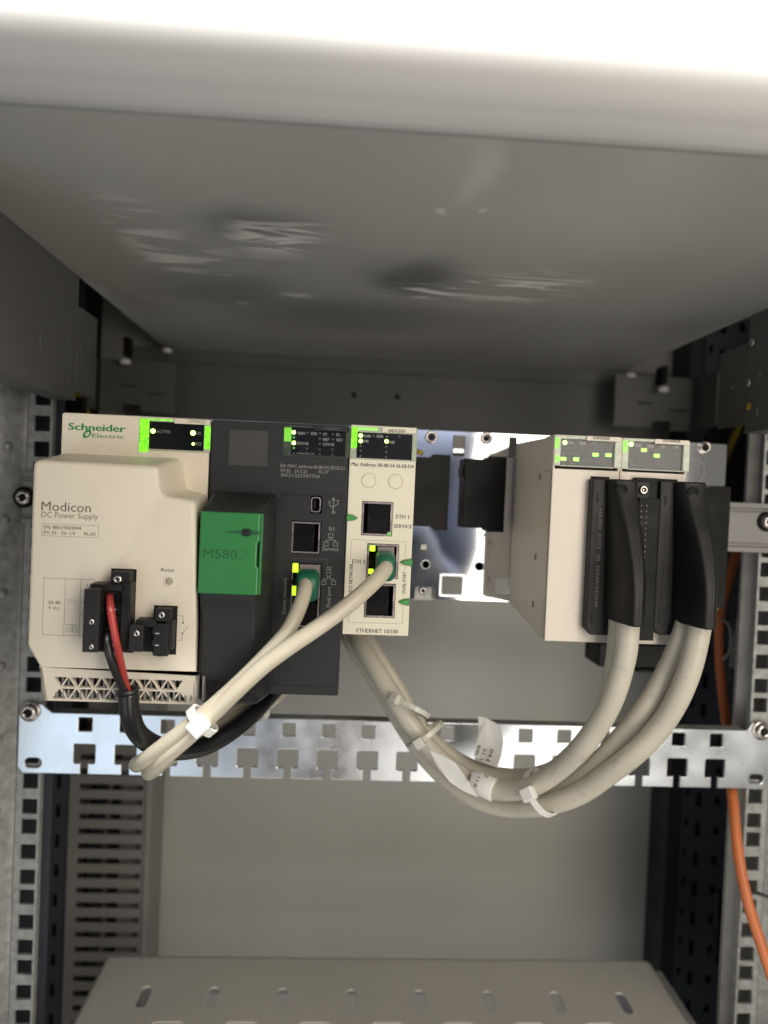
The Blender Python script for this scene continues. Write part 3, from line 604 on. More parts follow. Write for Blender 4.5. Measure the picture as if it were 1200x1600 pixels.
strokes('wiring_table', [(67.5, 903.5, 148, 905.5), (67.5, 903.5, 67.5, 992), (67.5, 992, 148, 994), (101, 904, 101, 993), (125, 905, 125, 993), (101, 976, 125, 976.5), (125, 922, 136, 922.3), (125, 941, 136, 941.3), (125, 959, 136, 959.3), (148, 905.5, 148, 912),
    (104.5, 937.5, 121.5, 938), (104.5, 941.5, 108, 941.5), (111, 941.7, 115, 941.8), (118, 942, 121.5, 942), (106, 987, 120, 987.5), (108.5, 984, 117.5, 984.3), (110.5, 981.5, 115.5, 981.6), (113, 979, 113, 988), (134, 914, 138, 914.2), (136, 912, 136, 916)], .16, YR, 'print', ps)
T('24-48', 84.5, 941.3, 5.2, 17.5, YR, 'print', ps, bold=.05); T('V d.c.', 84.5, 949.8, 5.0, 17, YR, 'print', ps, bold=.05)
for i in range(7):
    pass
strokes('contact_symbol', [(278.5, 962, 286, 962.4), (286, 962.4, 285.7, 972.5), (278, 1000, 284.5, 1000.4), (284.5, 1000.4, 284.8, 991)], .16, YR, 'print', ps); strokes('contact_arm', [(285, 990, 294.5, 977.5)], .16, YR, 'print', ps)
for px, py in ((286, 973), (285, 990)):
    c = U(px, py, YR); MB().lathe((c.x, YR, c.z), [(.45, 0), (.4, .08)], n=10).build('contact_dot', 'print', ps)
# earth symbol arc
c = U(112.5, 984, YR); pts = [(c.x+2.4*math.cos(q), YR-.05, c.z-1+2.8*math.sin(q)) for q in [math.pi*k/12 for k in range(13)]]
MB().tube(pts, .09, 5, 1).build('earth_arc', 'print', ps)
# terminal pockets and plugs
def pocket(a, b_, c, d):
    r = R(a, b_, c, d, YR); boxr('pocket', r, YR-.15, YR+.5, 'void', ps)
pocket(174, 888, 209, 1020); pocket(241, 945.5, 275, 1023)
def plug(name, label, Yp, boxes, holes_, pins, screws):
    e = empty(name, U(holes_[0][0], holes_[0][1], Yp), label, 'terminal plug', 'black terminal plugs on the power supply')
    for bxs in boxes: boxr(bxs[0], R(*bxs[1:5], bxs[5]), bxs[5], bxs[6], 'hood' if len(bxs) < 8 else bxs[7], e, bevel=.5)
    for px, py, r_, Y_ in holes_:
        c = U(px, py, Y_); MB().lathe(c, [(r_/3.5, .0), (r_/3.5, .06), (r_/3.5*.7, .07)], n=14).build('screw_hole', 'void', e)
    for px, py, r_, Y_ in pins:
        c = U(px, py, Y_); screw(c, r_/3.5, e, h=.5)
    for a in screws: boxr('contact', R(a[0]-3.2, a[1]-.9, a[0]+3.2, a[1]+1.1, a[2]), a[2]-.3, a[2]+.3, 'nickel', e)
    return e
Y1 = -50
p1 = plug('terminal_plug', 'larger five way black screw terminal plug with red and black wires', Y1,
    [('screw_column', 131, 920, 153, 1020, Y1, YR-.2), ('top_step', 140, 912, 190, 925, -44, YR-.2), ('side_block', 190, 910, 201, 1018, -42, YR-.2), ('wire_recess', 153, 922, 192, 1020, -41, YR-.2, 'black'),
     ('key_block', 173, 893, 203, 918, -41, YR-.2)],
    [(141, 934, 5, Y1-.05), (142, 953, 4.6, Y1-.05), (143, 972, 4.6, Y1-.05), (141, 991, 5, Y1-.05), (142, 1010, 4.6, Y1-.05), (171, 931, 7, -41.1), (178, 952, 5, -41.1), (168, 990, 6, -41.1), (176, 972, 5, -41.1)],
    [(143.5, 972, 4, Y1), (143, 1011, 3.6, Y1), (183.5, 905.5, 6.4, -41)], [(178, 952, -41.3), (176, 1008, -41.3)])
for k in range(4):
    r = R(131.5, 943.0+19*k, 153, 943.8+19*k, Y1); boxr('partition', r, Y1-.12, Y1+.1, 'void', p1)
for k in range(5):
    r = R(158, 925+19*k, 185, 927+19*k, -44); boxr('rib', r, -44.5, -41.1, 'hood', p1)
Y2 = -46
p2 = plug('terminal_plug', 'smaller two way black screw terminal plug without wires', Y2,
    [('screw_column', 201.5, 977, 223, 1019, Y2, YR-.2), ('top_step', 212, 968, 243, 981, -42, YR-.2), ('wire_recess', 223, 979, 240, 1019, -39, YR-.2, 'black'), ('pin_block', 240, 974, 262, 1026, -41, YR-.2), ('key_block', 242, 951, 266, 972, -41, YR-.2), ('side_wall', 258, 969, 269, 1017, -40, YR-.2)],
    [(214, 989, 5.5, Y2-.05), (211.5, 1009, 5.5, Y2-.05), (245, 987, 7, -41.1), (244.5, 1005, 7, -41.1), (249, 1020, 6, -41.1)],
    [(213.5, 990, 4.6, Y2), (252.5, 961, 5, -41)], [(246, 989.5, -41.4), (245, 1008, -41.4)])
# ================================================================== CONTROLLER (dark)
cp = empty('controller_module', (-78, 41, -120), 'charcoal controller module with a bright green cover and status display beside the power supply', 'controller')
x0, x1, z1, z0 = -111.0, -43.9, 13.3, -120.4
MB().box(x0, x1, 12, 82, z0, z1).build('body', 'char', cp, bevel=.8)
P1 = R(456, 814, 499.5, 866, YF); P2r = R(455.5, 880, 498, 981, YF); PU = R(485, 775, 502, 802, YF); DW = R(443, 663, 547, 716, YF)
plate('face', rrect(x0, x1, z0, z1, 1), [rrect(*P1, .2), rrect(*P2r, .2), rrect(*PU, .5), rrect(DW[0]+1.2, min(DW[1], x1)-1.6, DW[2]+1, z1-1.6, .2)], YF, 2.2, 'char', cp, bevel=.5)
for a, c_, d_, e_ in ((x0, x0+1.5, z0, z1), (x1-1.5, x1, z0, z1), (x0+1.6, x1-1.6, z0, z0+1.5), (x0+1.6, x1-1.6, z1-1.5, z1)):
    box('shell_wall', a, c_, .3, 11.9, d_, e_, 'char', cp)
display(cp, (444, 664, 546.5, 716), (456, 667, 539, 714.5), YF, (490, 664.5, 546, 675.5), M['cleard'], 'char2')
r = R(444.5, 668, 455, 690, YF); boxr('light_guide', r, YF-.5, YF-.32, mat('dim_light_guide', (.1, .2, .05), .3, emit=(.2, .8, .03), es=.7), cp)
T('ePS8402S', 518, 669.5, 4.5, 26, YF-1.12, 'printd', cp)
for (px, py, on) in ((459, 675.5, 1), (459, 683.5, 3), (459, 692, 1), (459, 700, 3), (459, 708.5, 0), (480, 676, 0), (500, 677, 0), (520, 678, 0), (499.5, 685.5, 0), (520, 686.5, 0), (499.5, 693.5, 0), (479.5, 701, 0), (499.5, 702, 0), (519.5, 702.5, 0), (499.5, 710, 0), (519.5, 711, 0)):
    led(px, py, {1: 3.1, 3: 1.8, 0: 1.8}[on], YF, cp, {1: 'led', 3: M.setdefault('leddim', mat('led_dim', (.1, .3, .1), .4, emit=(.15, .5, .08), es=.5)), 0: 'ledoff'}[on])
for s, px, py, w in (('RUN', 471, 677, 10), ('ERR', 491, 677.5, 9.5), ('I/O', 508, 678.5, 6), ('DL', 528.5, 679, 6), ('BKP', 509.5, 686.5, 9.5), ('SEC', 530.5, 687.5, 9.5), ('ETH MS', 473.5, 693, 17), ('ETH NS', 513.5, 694.5, 17), ('FORCED IO', 477.5, 709.8, 26)):
    T(s, px, py, 4.3, w, YF+1.35, M.setdefault('printl', mat('display_print', (.34, .34, .31), .6)), cp, bold=.03)
T('Eth MAC address:00.80:F4:2B:03:21', 488.5, 729.5, 5.2, 99, YF, 'printw', cp); T('PV:25   SV:3.22', 459.5, 736, 5, 41, YF, 'printw', cp); T('RL:37', 506, 737.3, 5, 15, YF, 'printw', cp); T('SN:21221507754', 469, 743.2, 5, 60, YF, 'printw', cp)
r = R(359, 671, 417, 729, YF); boxr('label_patch', r, YF-.06, YF-.01, mat('label_patch_grey', (.045, .044, .038), .55, var=.25, vs=1500), cp)
# raised inner panel outlines
r = R(437, 771, 527, 1074, YF); x_a, x_b, z_a, z_b = r
plate('panel_ridge', rrect(x_a, x_b, z_a, z_b, 1), [rrect(x_a+.35, x_b-.35, z_a+.35, z_b-.35, .8)], YF-.15, .2, 'char2', cp)
for q in ((443, 773, 473, 801), (482, 772, 508, 804), (510, 773, 533, 804)):
    r = R(*q, YF); plate('panel_ridge', rrect(*r, .6), [rrect(r[0]+.25, r[1]-.25, r[2]+.25, r[3]-.25, .5)], YF-.12, .2, 'char2', cp)
# usb
r = PU; plate('usb_shell', rrect(r[0]+.4, r[1]-.4, r[2]+.4, r[3]-.4, 1.2), [rrect(r[0]+1.0, r[1]-1.0, r[2]+1, r[3]-1, .9)], YF+.1, 6, 'shield', cp); boxr('usb_tongue', (r[0]+1.6, r[0]+2.9, r[2]+2, r[3]-2), YF+.8, YF+7, 'black', cp); boxr('usb_back', r, YF+6.2, YF+7.5, 'void', cp)
# ports
def port(parent, r, led_side='r', insert=True, dual=False):
    x0, x1, z0, z1 = r
    e = plate('port_shield', rrect(x0+.25, x1-.25, z0+.25, z1-.25, .3), [rrect(x0+1.0, x1-1.0, z0+1.0, z1-1.0, .2)], YF-.15, 11, 'shield', parent, bevel=.15)
    boxr('port_back', (x0+.1, x1-.1, z0+.1, z1-.1), YF+10.9, YF+11.4, 'void', parent)
    if insert:
        a, b_ = (x0+1.02+(x1-x0)*.14, x1-1.02) if led_side == 'l' else (x0+1.02, x1-1.02-(x1-x0)*.14)
        boxr('port_insert', (a, b_, z0+1.02, z1-1.02), YF+1.6, YF+3.0, 'panelblk', parent)
        boxr('port_notch', ((a, a+1.1) if led_side == 'l' else (b_-1.1, b_))+(z0+(z1-z0)*.35, z0+(z1-z0)*.62), YF+.8, YF+1.55, 'black', parent)
    return e
port(cp, P1, 'r'); port(cp, P2r, 'l', insert=False)
r = R(470, 942, 494, 976, YF); boxr('port_insert', r, YF+1.6, YF+3, 'panelblk', cp)
r = R(462, 930, 493, 938, YF); boxr('port_divider', r, YF+1.5, YF+9, 'black', cp)
for q in ((457.5, 880.5, 465.5, 894.5), (456.5, 916, 464, 930.5)):
    r = R(*q, YF); boxr('port_led', r, YF-.35, YF+2, 'ledy', cp, bevel=.2)
def netsym(px, py, s, Y, parent, m):
    q = []
    for (cx, cy, w, h) in ((px, py-s*.9, s*.42, s*.36), (px-s*.95, py+s*.75, s*.42, s*.36), (px+s*.95, py+s*.75, s*.42, s*.36)):
        q += [(cx-w, cy-h, cx+w, cy-h), (cx-w, cy+h, cx+w, cy+h), (cx-w, cy-h, cx-w, cy+h), (cx+w, cy-h, cx+w, cy+h)]
    q += [(px-s*.2, py-s*.5, px-s*.2, py), (px+s*.2, py-s*.5, px+s*.2, py), (px-s*.2, py, px-s*.95, py), (px+s*.2, py, px+s*.95, py), (px-s*.95, py, px-s*.95, py+s*.4), (px+s*.95, py, px+s*.95, py+s*.4)]
    strokes('network_symbol', q, .24, Y, m, parent)
netsym(517, 844, 8, YF, cp, 'printw'); netsym(513.5, 904.5, 8, YF, cp, 'printw')
T('01', 518, 826.5, 6, 8.5, YF, 'printw', cp); T('02', 514, 888.5, 6, 8.5, YF, 'printw', cp); T('Service', 516.5, 857.5, 6, 25, YF, 'printw', cp)
T('Device Network', 444.5, 931, 5.5, 56, YF, 'printw', cp, rot=90); T('Dual port', 513.5, 932.5, 6, 32, YF, 'printw', cp, rot=90)
strokes('usb_symbol', [(521, 778, 521, 800), (521, 778, 518.5, 782), (521, 778, 523.5, 782), (521, 794, 514.5, 789), (514.5, 789, 514.5, 785), (521, 792, 528, 787), (528, 787, 528, 783), (519, 800, 523, 800), (519, 803, 523, 803), (519, 800, 519, 803), (523, 800, 523, 803), (513, 784, 516, 784), (526.5, 782, 529.5, 782)], .3, YF, 'printw', cp)
strokes('port_outline', [(455, 872, 512, 874), (512, 874, 512, 884), (510, 960, 510, 990), (455, 989, 510, 990), (505, 968, 520, 968), (520, 968, 520, 980), (505, 980, 520, 980)], .15, YF, 'printd', cp)
# raised column
xl = U(313, 860, YR).x; xrF = U(403, 860, YR).x; xrB = U(432, 860, YF).x
xl = max(xl, -110.9+.0)
def zq(py, Y, px=360): return U(px, py, Y).z
prof = [(YF-.05, zq(769, YF, 380)), (YF-7, zq(771, YF-7, 380)), (YR+3, zq(792, YR)), (YR, zq(799, YR)), (YR, zq(931, YR)), (YR+1.5, zq(941, YR)), (YR+4.5, zq(969, YR)), (YR+4.5, zq(1047, YR+4.5)), (-22, zq(1101, -22)), (YF-.05, zq(1103, -22))]
def colring(t, i): return [(xl if t == 0 else xrF+(xrB-xrF)*max(0, (y-YR-4.6)/(YF-YR-4.6)), y, z) for y, z in prof]
MB().loft([colring(0, 0), colring(1, 0)]).build('raised_column', 'char', cp, bevel=2.2, seg=3)
gx0 = xl-.35; gx1 = xrF+.6; gz1 = zq(800.5, YR-1.2); gz0 = zq(929, YR-1.2); gm = (gz0+gz1)/2
zn1, zn0 = zq(850, YR-1.2, 400), zq(884, YR-1.2, 400)
out = [(gx0, gz0), (gx1, gz0), (gx1, zn0-1.5), (gx1-.9, zn0), (gx1-.9, zn1), (gx1, zn1+1.5), (gx1, gz1), (gx0, gz1)]
gc = plate('green_cover', out, [], YR-1.2, 6.5, 'green', cp, bevel=.7)
box('cover_side', xrF+.55, xrF+1.6, YR+.6, YR+5, gz0, gz1, 'green', cp, bevel=.3)
T('M580', 344, 865.5, 14.5, 52, YR-1.2, 'greendark', gc)
strokes('arrow_outline', [(375, 858, 388, 866.5), (388, 866.5, 375, 875), (375, 858, 375, 862), (375, 871, 375, 875)], .18, YR-1.2, 'greendark', gc)
zz = zq(832, YR-1.2, 385); xk = U(386, 832, YR-1.2).x; xt = U(345, 832, YR-1.2).x
MB().loft([[(xt, YR-1.24, zz), (xk, YR-1.24, zz+1.1), (gx1-.3, YR-1.24, zz+.9), (gx1-.3, YR-1.24, zz-.9), (xk, YR-1.24, zz-1.1)], [(xt, YR-1.28, zz), (xk, YR-1.28, zz+1.0), (gx1-.3, YR-1.28, zz+.85), (gx1-.3, YR-1.28, zz-.85), (xk, YR-1.28, zz-1.0)]]).build('groove', 'greendark', gc)
MB().box(xk-1.9, xk+1.7, YR-2.6, YR-1.3, zz-1.6, zz+1.6).build('latch', 'char2', gc, bevel=.7)
# top vents, bottom vents
sl = Vector((0, prof[2][0]-prof[1][0], prof[2][1]-prof[1][1])).normalized()
for rr_ in range(3):
    for k in range(7-rr_ % 2):
        t = 3+rr_*5; cxx = xl+11+k*3.1+(rr_ % 2)*1.5; cy = prof[1][0]+sl.y*t; cz = prof[1][1]+sl.z*t; w = 1.15; nn = Vector((0, -abs(sl.z), abs(sl.y)))
        ctr = Vector((cxx, cy, cz))+nn*.05
        tw = Vector((w, 0, 0)); tl = sl*1.7; sgn = 1 if k % 2 else -1
        vv = [ctr-tw+tl*sgn, ctr+tw+tl*sgn, ctr-tl*sgn]
        MB().add([v for v in vv]+[v-nn*.04 for v in vv], [(0, 1, 2), (5, 4, 3), (0, 3, 4, 1), (1, 4, 5, 2), (2, 5, 3, 0)]).build('vent_hole', 'void', cp)
A2 = Vector((xl, prof[7][0], prof[7][1])); D2 = Vector((xl, prof[8][0], prof[8][1])); g2z = (A2-D2).normalized(); n2 = ux.cross(g2z)
for rows in tri_rows([(1062, 1077, 331, 398, 6, True, .03), (1079, 1094, 328, 402, 7, False, .03)], A2, n2, lambda p: ((p-A2).dot(ux), (p-A2).dot(g2z))):
    vv = [A2+ux*a+g2z*b_+n2*.05 for a, b_ in rows]; MB().add(vv+[v-n2*.04 for v in vv], [(0, 1, 2), (5, 4, 3), (0, 3, 4, 1), (1, 4, 5, 2), (2, 5, 3, 0)]).build('vent_hole', 'void', cp)
# ================================================================== ETHERNET MODULE (cream)
en = empty('ethernet_module', (-26.5, 41, -89.4), 'slim cream network module with three sockets between the dark controller and the empty slots', 'network module')
x0, x1, z1, z0 = -43.2, -10.4, 14.2, -89.5
box('body', x0, x1, 12, 82, z0, z1, 'cream', en, bevel=.6)
E1 = R(566, 783, 612, 838, YF); E2 = R(574, 849, 621, 905, YF); E3 = R(570.5, 911, 616, 966, YF); DW = R(549, 666, 650, 722, YF)
plate('face', rrect(x0, x1, z0, z1, .5), [rrect(*E1, .2), rrect(*E2, .2), rrect(*E3, .2), rrect(x0+1.6, x1-1.6, DW[2]+.8, z1-1.6, .2)], YF, 2.2, 'cream', en, bevel=.35)
for a, c_, d_, e_ in ((x0, x0+1.5, z0, z1), (x1-1.5, x1, z0, z1), (x0+1.6, x1-1.6, z0, z0+1.5), (x0+1.6, x1-1.6, z1-1.5, z1)):
    box('shell_wall', a, c_, .3, 11.9, d_, e_, 'cream', en)
display(en, (549.5, 666, 650, 721.5), (558, 675, 643, 720), YF, (597, 666.5, 649.5, 678), M['clear'], 'cream')
r = R(550, 667, 557.5, 700, YF); boxr('light_guide', r, YF-.5, YF-.32, 'guide', en); r = R(558, 667.5, 590, 673, YF); boxr('light_guide', r, YF-.5, YF-.32, mat('soft_light_guide', (.3, .5, .2), .3, emit=(.2, .85, .03), es=.9), en)
T('eNOC0301', 620, 673.2, 4.8, 27, YF-1.12, 'printb', en, bold=.05)
for px, py, on in ((563.5, 680.5, 1), (563.5, 689, 1), (604, 689.5, 1), (584, 681, 0), (604.5, 682, 0), (624, 682.5, 0), (563.5, 696.5, 0), (563.5, 704.5, 0), (563, 713, 0), (603.5, 698, 0), (603.5, 706, 0), (603, 714, 0)):
    led(px, py, 3.1 if on else 1.9, YF, en, 'led' if on else 'ledoff')
for s, px, py, w in (('RUN', 573.5, 681.2, 10.5), ('ERR', 594, 681.7, 10.5), ('MS', 572, 689.5, 7.5), ('NS', 612.5, 691, 7.5)):
    T(s, px, py, 4.4, w, YF+1.35, M['printl'], en, bold=.05)
T('Mac Address: 00-00-54-36-E8-D4', 598, 727, 5.6, 97, YF, 'printb', en, bold=.07)
for px, py in ((576, 751), (618, 752.5)):
    c = U(px, py, YF); MB().lathe((c.x, YF, c.z), [(3.75, -.1), (3.75, .1), (3.45, .12), (3.45, -.1)], n=28).build('knob_ring', mat('ring_beige', (.50, .44, .33), .5), en, smooth=True)
    MB().lathe((c.x, YF, c.z), [(3.4, -.1), (3.4, .06), (3.2, .09)], n=28).build('knob_cap', 'cream', en, smooth=True)
port(en, E1, 'l'); port(en, E2, 'r', insert=False); port(en, E3, 'r')
r = R(598, 835, 612, 839.5, YF); boxr('port_led', (E1[1]-2.2, E1[1]-.4, E1[2]+.3, E1[2]+2.0), YF-.25, YF+.4, M['leddim'], en)
for q in ((578, 852.5, 586, 861.5), (576, 889, 583.5, 897)):
    r = R(*q, YF); boxr('port_led', r, YF-.35, YF+2, 'ledy', en, bevel=.3)
T('ETH 1', 629, 807.5, 6, 20, YF, 'printb', en, bold=.05); T('SERVICE', 629.5, 822.3, 5.6, 28.5, YF, 'printb', en, bold=.05); T('ETH 2', 560.5, 877.3, 6, 20, YF, 'printb', en, bold=.05)
T('DEVICE NETWORK', 548, 908, 5.4, 56, YF, 'printb', en, rot=90, bold=.05); T('DUAL PORT', 631.5, 910, 5.4, 34, YF, 'printb', en, rot=90, bold=.05); T('ETHERNET 10/100', 589.5, 986, 6.2, 65, YF, 'printb', en, bold=.05); T('C', 565, 940, 5.5, 4.5, YF, 'printb', en)
strokes('printed_frame', [(548.5, 843.5, 634, 846), (548.5, 843.5, 548, 874), (545, 942, 544, 972), (544, 972, 629, 975), (634, 846, 633.5, 872), (633, 885, 632.5, 891), (631, 930, 630.5, 936), (630, 948, 629, 975)], .14, YF, 'print', en)
def wedge(px0, px1, py, tip_right):
    a = U(px0, py, YF); b_ = U(px1, py, YF); z = a.z; h = 2.0; y0, y1_ = YF, YF-2.0
    base_x, tip = (a.x, b_.x) if tip_right else (b_.x, a.x)
    d = tip-base_x
    pr = [(base_x, z-h), (base_x+d*.55, z-h*.75), (base_x+d*.85, z-h*.35), (tip, z), (base_x+d*.85, z+h*.35), (base_x+d*.55, z+h*.75), (base_x, z+h)]
    MB().loft([[(x, y0, zz) for x, zz in pr], [(base_x+(x-base_x)*.85, y1_, z+(zz-z)*.55) for x, zz in pr]]).build('marker_wedge', 'wedge', en, bevel=.2)
wedge(541.5, 560, 808.5, True); wedge(624, 644, 878, False); wedge(621.5, 639.5, 940, False)
# ================================================================== IO MODULES
def io_module(tlx, label, first):
    a = U(*tlx[0], YF); x0 = tlx[1]; x1 = x0+34.3; z1, z0 = 14.1, -89.6
    e = empty('output_module', ((x0+x1)/2, 41, z0), label, 'output module', 'beige output modules with cable hoods')
    prof = [(14.6, z0+.6), (83, z0+7.5), (83, z1+1.5), (14.6, z1-.2)]
    MB().loft([[(x, y, z) for y, z in prof] for x in (x0+.3, x1-.3)]).build('body', 'iobeige', e, bevel=.5)
    MB().box(x0, x1-.15, YF+1, 14, z0, U(900, 735, YF).z).build('bezel', 'iobeige', e, bevel=.7)
    zd = U(900, 735, YF).z
    box('bezel_side', x0, x0+1, YF, 14, zd, z1, 'iobeige', e, bevel=.3); box('bezel_side', x1-1.15, x1-.15, YF, 14, zd, z1, 'iobeige', e, bevel=.3)
    box('bezel_top', x0+1.1, x1-1.25, YF, 14, z1-1, z1, 'iobeige', e); box('bezel_back', x0+1.1, x1-1.25, YF+3, 13.8, zd+.1, z1-1.1, 'black', e)
    return e, x0, x1, z0, z1
XA = 58.5; XB = 92.9
io = []
io1, *_ = io_module(((866, 678), XA), 'beige output module beside the empty slots, five lime numbers lit on its display', True)
io2, *_ = io_module(((972, 684), XB), 'rightmost beige output module, two lime numbers lit on its display', False)
def face(e, x0, x1, dy):
    DWz = U(900, 733, YF).z
    plate('face', rrect(x0, x1-.15, -89.6, DWz-.1, .5), [], YF, 3, 'iobeige', e, bevel=.4)
face(io1, XA, XA+34.3, 0); face(io2, XB, XB+34.3, 0)
display(io1, (867, 680, 970, 732), (877, 685, 959, 731), YF, (916, 681, 969.5, 691), M['clear'], 'iobeige')
display(io2, (973, 684.5, 1076, 737.5), (983, 689, 1066, 736.5), YF, (1022, 686, 1075.5, 696), M['clear'], 'iobeige')
T('DDM3202K', 940, 684.8, 4.6, 27, YF-1.12, 'printb', io1, bold=.07); T('DDO6402K', 1050, 689, 4.6, 29, YF-1.12, 'printb', io2, bold=.07)
T('RUN', 891, 692, 4.4, 10, YF+1.35, M['printl'], io1); T('ERR', 911, 693, 4.4, 10, YF+1.35, M['printl'], io1); T('I/O', 929, 694, 4.4, 6, YF+1.35, M['printl'], io1); T('F', 958, 694, 4.4, 3, YF+1.35, M['printl'], io1)
T('RUN', 998, 696.5, 4.4, 10.5, YF+1.35, M['printl'], io2); T('ERR', 1017, 697.5, 4.4, 10.5, YF+1.35, M['printl'], io2); T('I/O', 1036, 698, 4.4, 7, YF+1.35, M['printl'], io2); T('+32', 1056, 698.5, 4.4, 9, YF+1.35, M['printl'], io2)
M['digit'] = mat('lit_digit', (.3, .9, .1), .4, emit=(.35, 1, .06), es=5)
M['digoff'] = mat('unlit_digit', (.020, .022, .020), .4)
def digits(e, x, y, s, on=True):
    if on:
        c = U(x, y, YF+1.38); boxr('lit_field', (c.x-1.5, c.x+1.5, c.z-.85, c.z+.85), YF+1.33, YF+1.39, M.setdefault('field', mat('lit_field', (.1, .4, .05), .4, emit=(.16, .8, .02), es=1.6)), e, bevel=0)
    T(s, x, y, 4.2, 7, YF+1.30, M['digit'] if on else M['digoff'], e, bold=.06, name='digit')
led(882.5, 691.5, 3.4, YF, io1); led(986.5, 694, 3.6, YF, io2)
g = {(3, 4): '13', (3, 6): '15', (4, 0): '0', (4, 2): '2'}
for row in range(4):
    for k in range(8):
        x = 880+10.1*k; y = 700.5+8.2*row-(.0)+k*.35
        on = (row, k) in {(1, 5), (1, 7), (2, 0), (2, 2)}
        digits(io1, x, y, '%02d' % (row*8+k if row < 2 else (row-2)*8+k), on)
for row in range(4):
    for k in range(8):
        x = 986+10.1*k; y = 702.5+8.2*row+k*.35
        on = (row, k) in {(0, 2), (1, 4)}
        digits(io2, x, y, '%02d' % (row*8+k if row < 2 else (row-2)*8+k), on)
for q in ((878, 684.5, 912, 686.5), ):
    pass
for e_, q_ in ((io1, (868, 684, 873, 700)), (io1, (868, 712, 873, 722)), (io2, (974, 689, 979, 706))):
    boxr('light_guide', R(*q_, YF), YF-.42, YF-.32, 'guide', e_)
# side clips on the visible side of the first output module
for px, py in ((843, 745.5), (836, 870), (832, 944)):
    q = UP(px, py, Vector((XA, 0, 0)), ux); MB().lathe((XA+.4, q.y, q.z), [(1.9, 0), (1.7, .7), (.9, 1.0)], (-1, 0, 0), 14).build('side_stud', 'iobeige', io1, smooth=True)
    box('stud_slot', XA-.72, XA-.55, q.y-2.5, q.y-1.6, q.z-1.7, q.z+1.7, 'print', io1)
# pin header socket of second module, left column
r = R(988, 746, 1015, 990, YF); boxr('pin_socket', (r[0], r[1], r[2], r[3]), YF-4, YF-.05, 'black', io2, bevel=.5)
c = U(1006.5, 765.5, -9); MB().box(c.x-4, c.x+3.6, -7.6, -6.05, c.z-4.2, c.z+4.2).build('socket_ear', 'hood', io2, bevel=.4)
MB().lathe((c.x, -7.6, c.z), [(2.2, 0), (2.1, 1.3), (1.7, 1.6), (1.1, 1.5), (1.0, .6)], n=18).build('socket_nut', 'nickel', io2, smooth=True)
r = R(997, 778, 1018, 1000, YF-4); boxr('socket_shroud', r, YF-6, YF-4.05, 'void', io2)
for k in range(16):
    for dx in (0, 8):
        q = U(1002+dx-k*.38, 790+9*k, YF-6.1); box('pin', q.x-.3, q.x+.3, YF-6.5, YF-6.05, q.z-.45, q.z+.45, 'print', io2)
# latch pockets above hoods
for e, q in ((io1, (923, 744, 952, 752)), (io2, (1030, 748, 1058, 757))):
    boxr('latch_pocket', R(*q, YF), YF-.3, YF+.2, 'void', e)
# ================================================================== CABLE HOODS
def sm(t): t = max(0, min(1, t)); return t*t*(3-2*t)
def HH(t): return 12+20*math.sin(min(1, t*1.25)*math.pi/2)**1.3
def hood(name, label, A, ptop, shade, screwpx, letter):
    (lx, ty, mx, hx0, rx, by) = A
    xL = U(lx, 870, -8).x; xM = U(mx, 870, -9).x
    ztop = U(lx+20, ty, -10).z; zbot = U(lx+20, by, -14).z; zflat = U(lx+10, 992, -8).z
    xR = xL+20.8
    e = empty(name, ((xL+xR)/2, -2, zbot), label, 'cable connector', 'black cable hoods on the output modules')
    # flat side flange
    o = [(xL, zflat+3), (xL+3, zflat), (xR-2, zflat), (xR-2, ztop), (xL, ztop)]
    plate('side_flange', o, [], -8.5, 6.2, shade, e, bevel=.6)
    rings = []
    n = 18
    for i in range(n+1):
        t = i/n; z = ztop+(zbot-ztop)*t; h = HH(t)
        a = xL+6.2+2.6*math.sin(t*math.pi/2)           # foot of the hump on the left
        b_ = a+2.6+.8*t                # top of hump, left shoulder
        r_ = xR+.0
        rings.append([(a, -8.4, z), (a+.8, -8-h*.35, z), (b_, -4-h*.85, z), (b_+1.4, -3-h*.97, z), (r_-3.0, -3-h*.97, z), (r_-1.0, -4-h*.86, z), (r_, -8-h*.4, z), (r_+.4, -8.4, z)])
    MB().loft(rings).build('hump', shade, e, smooth=False, bevel=.9, seg=3)
    # seam between the two half shells
    seam = []
    for i in range(n+1):
        t = i/n; z = ztop+(zbot-ztop)*t
        h = HH(t); seam.append((z, -3-h*.97))
    xs = xR-4.6
    MB().loft([[(xs-.12, y-.03, z), (xs+.12, y-.03, z), (xs+.12, y+.5, z), (xs-.12, y+.5, z)] for z, y in seam[2:-1]]).build('seam', 'void', e)
    # screw well near the top, slots, small screw
    c = UP(screwpx[0], screwpx[1], Vector((0, -17.5, 0)), Vector((0, 1, 0)))
    # sit on the sloping front
    t = (ztop-c.z)/(ztop-zbot); h = HH(t); yy = -3-h*.97
    MB().lathe((c.x, yy, c.z), [(2.9, -3), (2.9, .7), (2.6, .9), (2.2, .9), (2.1, .5)], n=22).build('screw_well', 'void', e, smooth=True)
    for px, py, w_, h_ in ((lx+14, ty+30, 1.0, 2.2), (lx+4, 965, 1.0, 2.4)):
        q = U(px, py, -8.6); box('slot', q.x-w_/2, q.x+w_/2, -8.62, -8.3, q.z-h_, q.z+h_, 'void', e, bevel=0)
    q = U(lx+28, 978, -8.6); screw((q.x, -8.4, q.z), 1.5, e, m='hood', h=.7)
    zc = U(lx+16, letter[1], -8.6)
    T(letter[0], letter[2], letter[1], 5, letter[3], -8.62, letter[4], e, rot=90, bold=.03)
    return e, xL, xR, zbot
h1 = hood('cable_hood', 'left black cable hood with worn raised lettering and beige cables leaving its foot', (920, 748, 945, 958, 1000, 968), None, 'hood', (973, 765), ('BMXFCW303  02  22/10  ESETH', 872, 935, 156, 'print'))
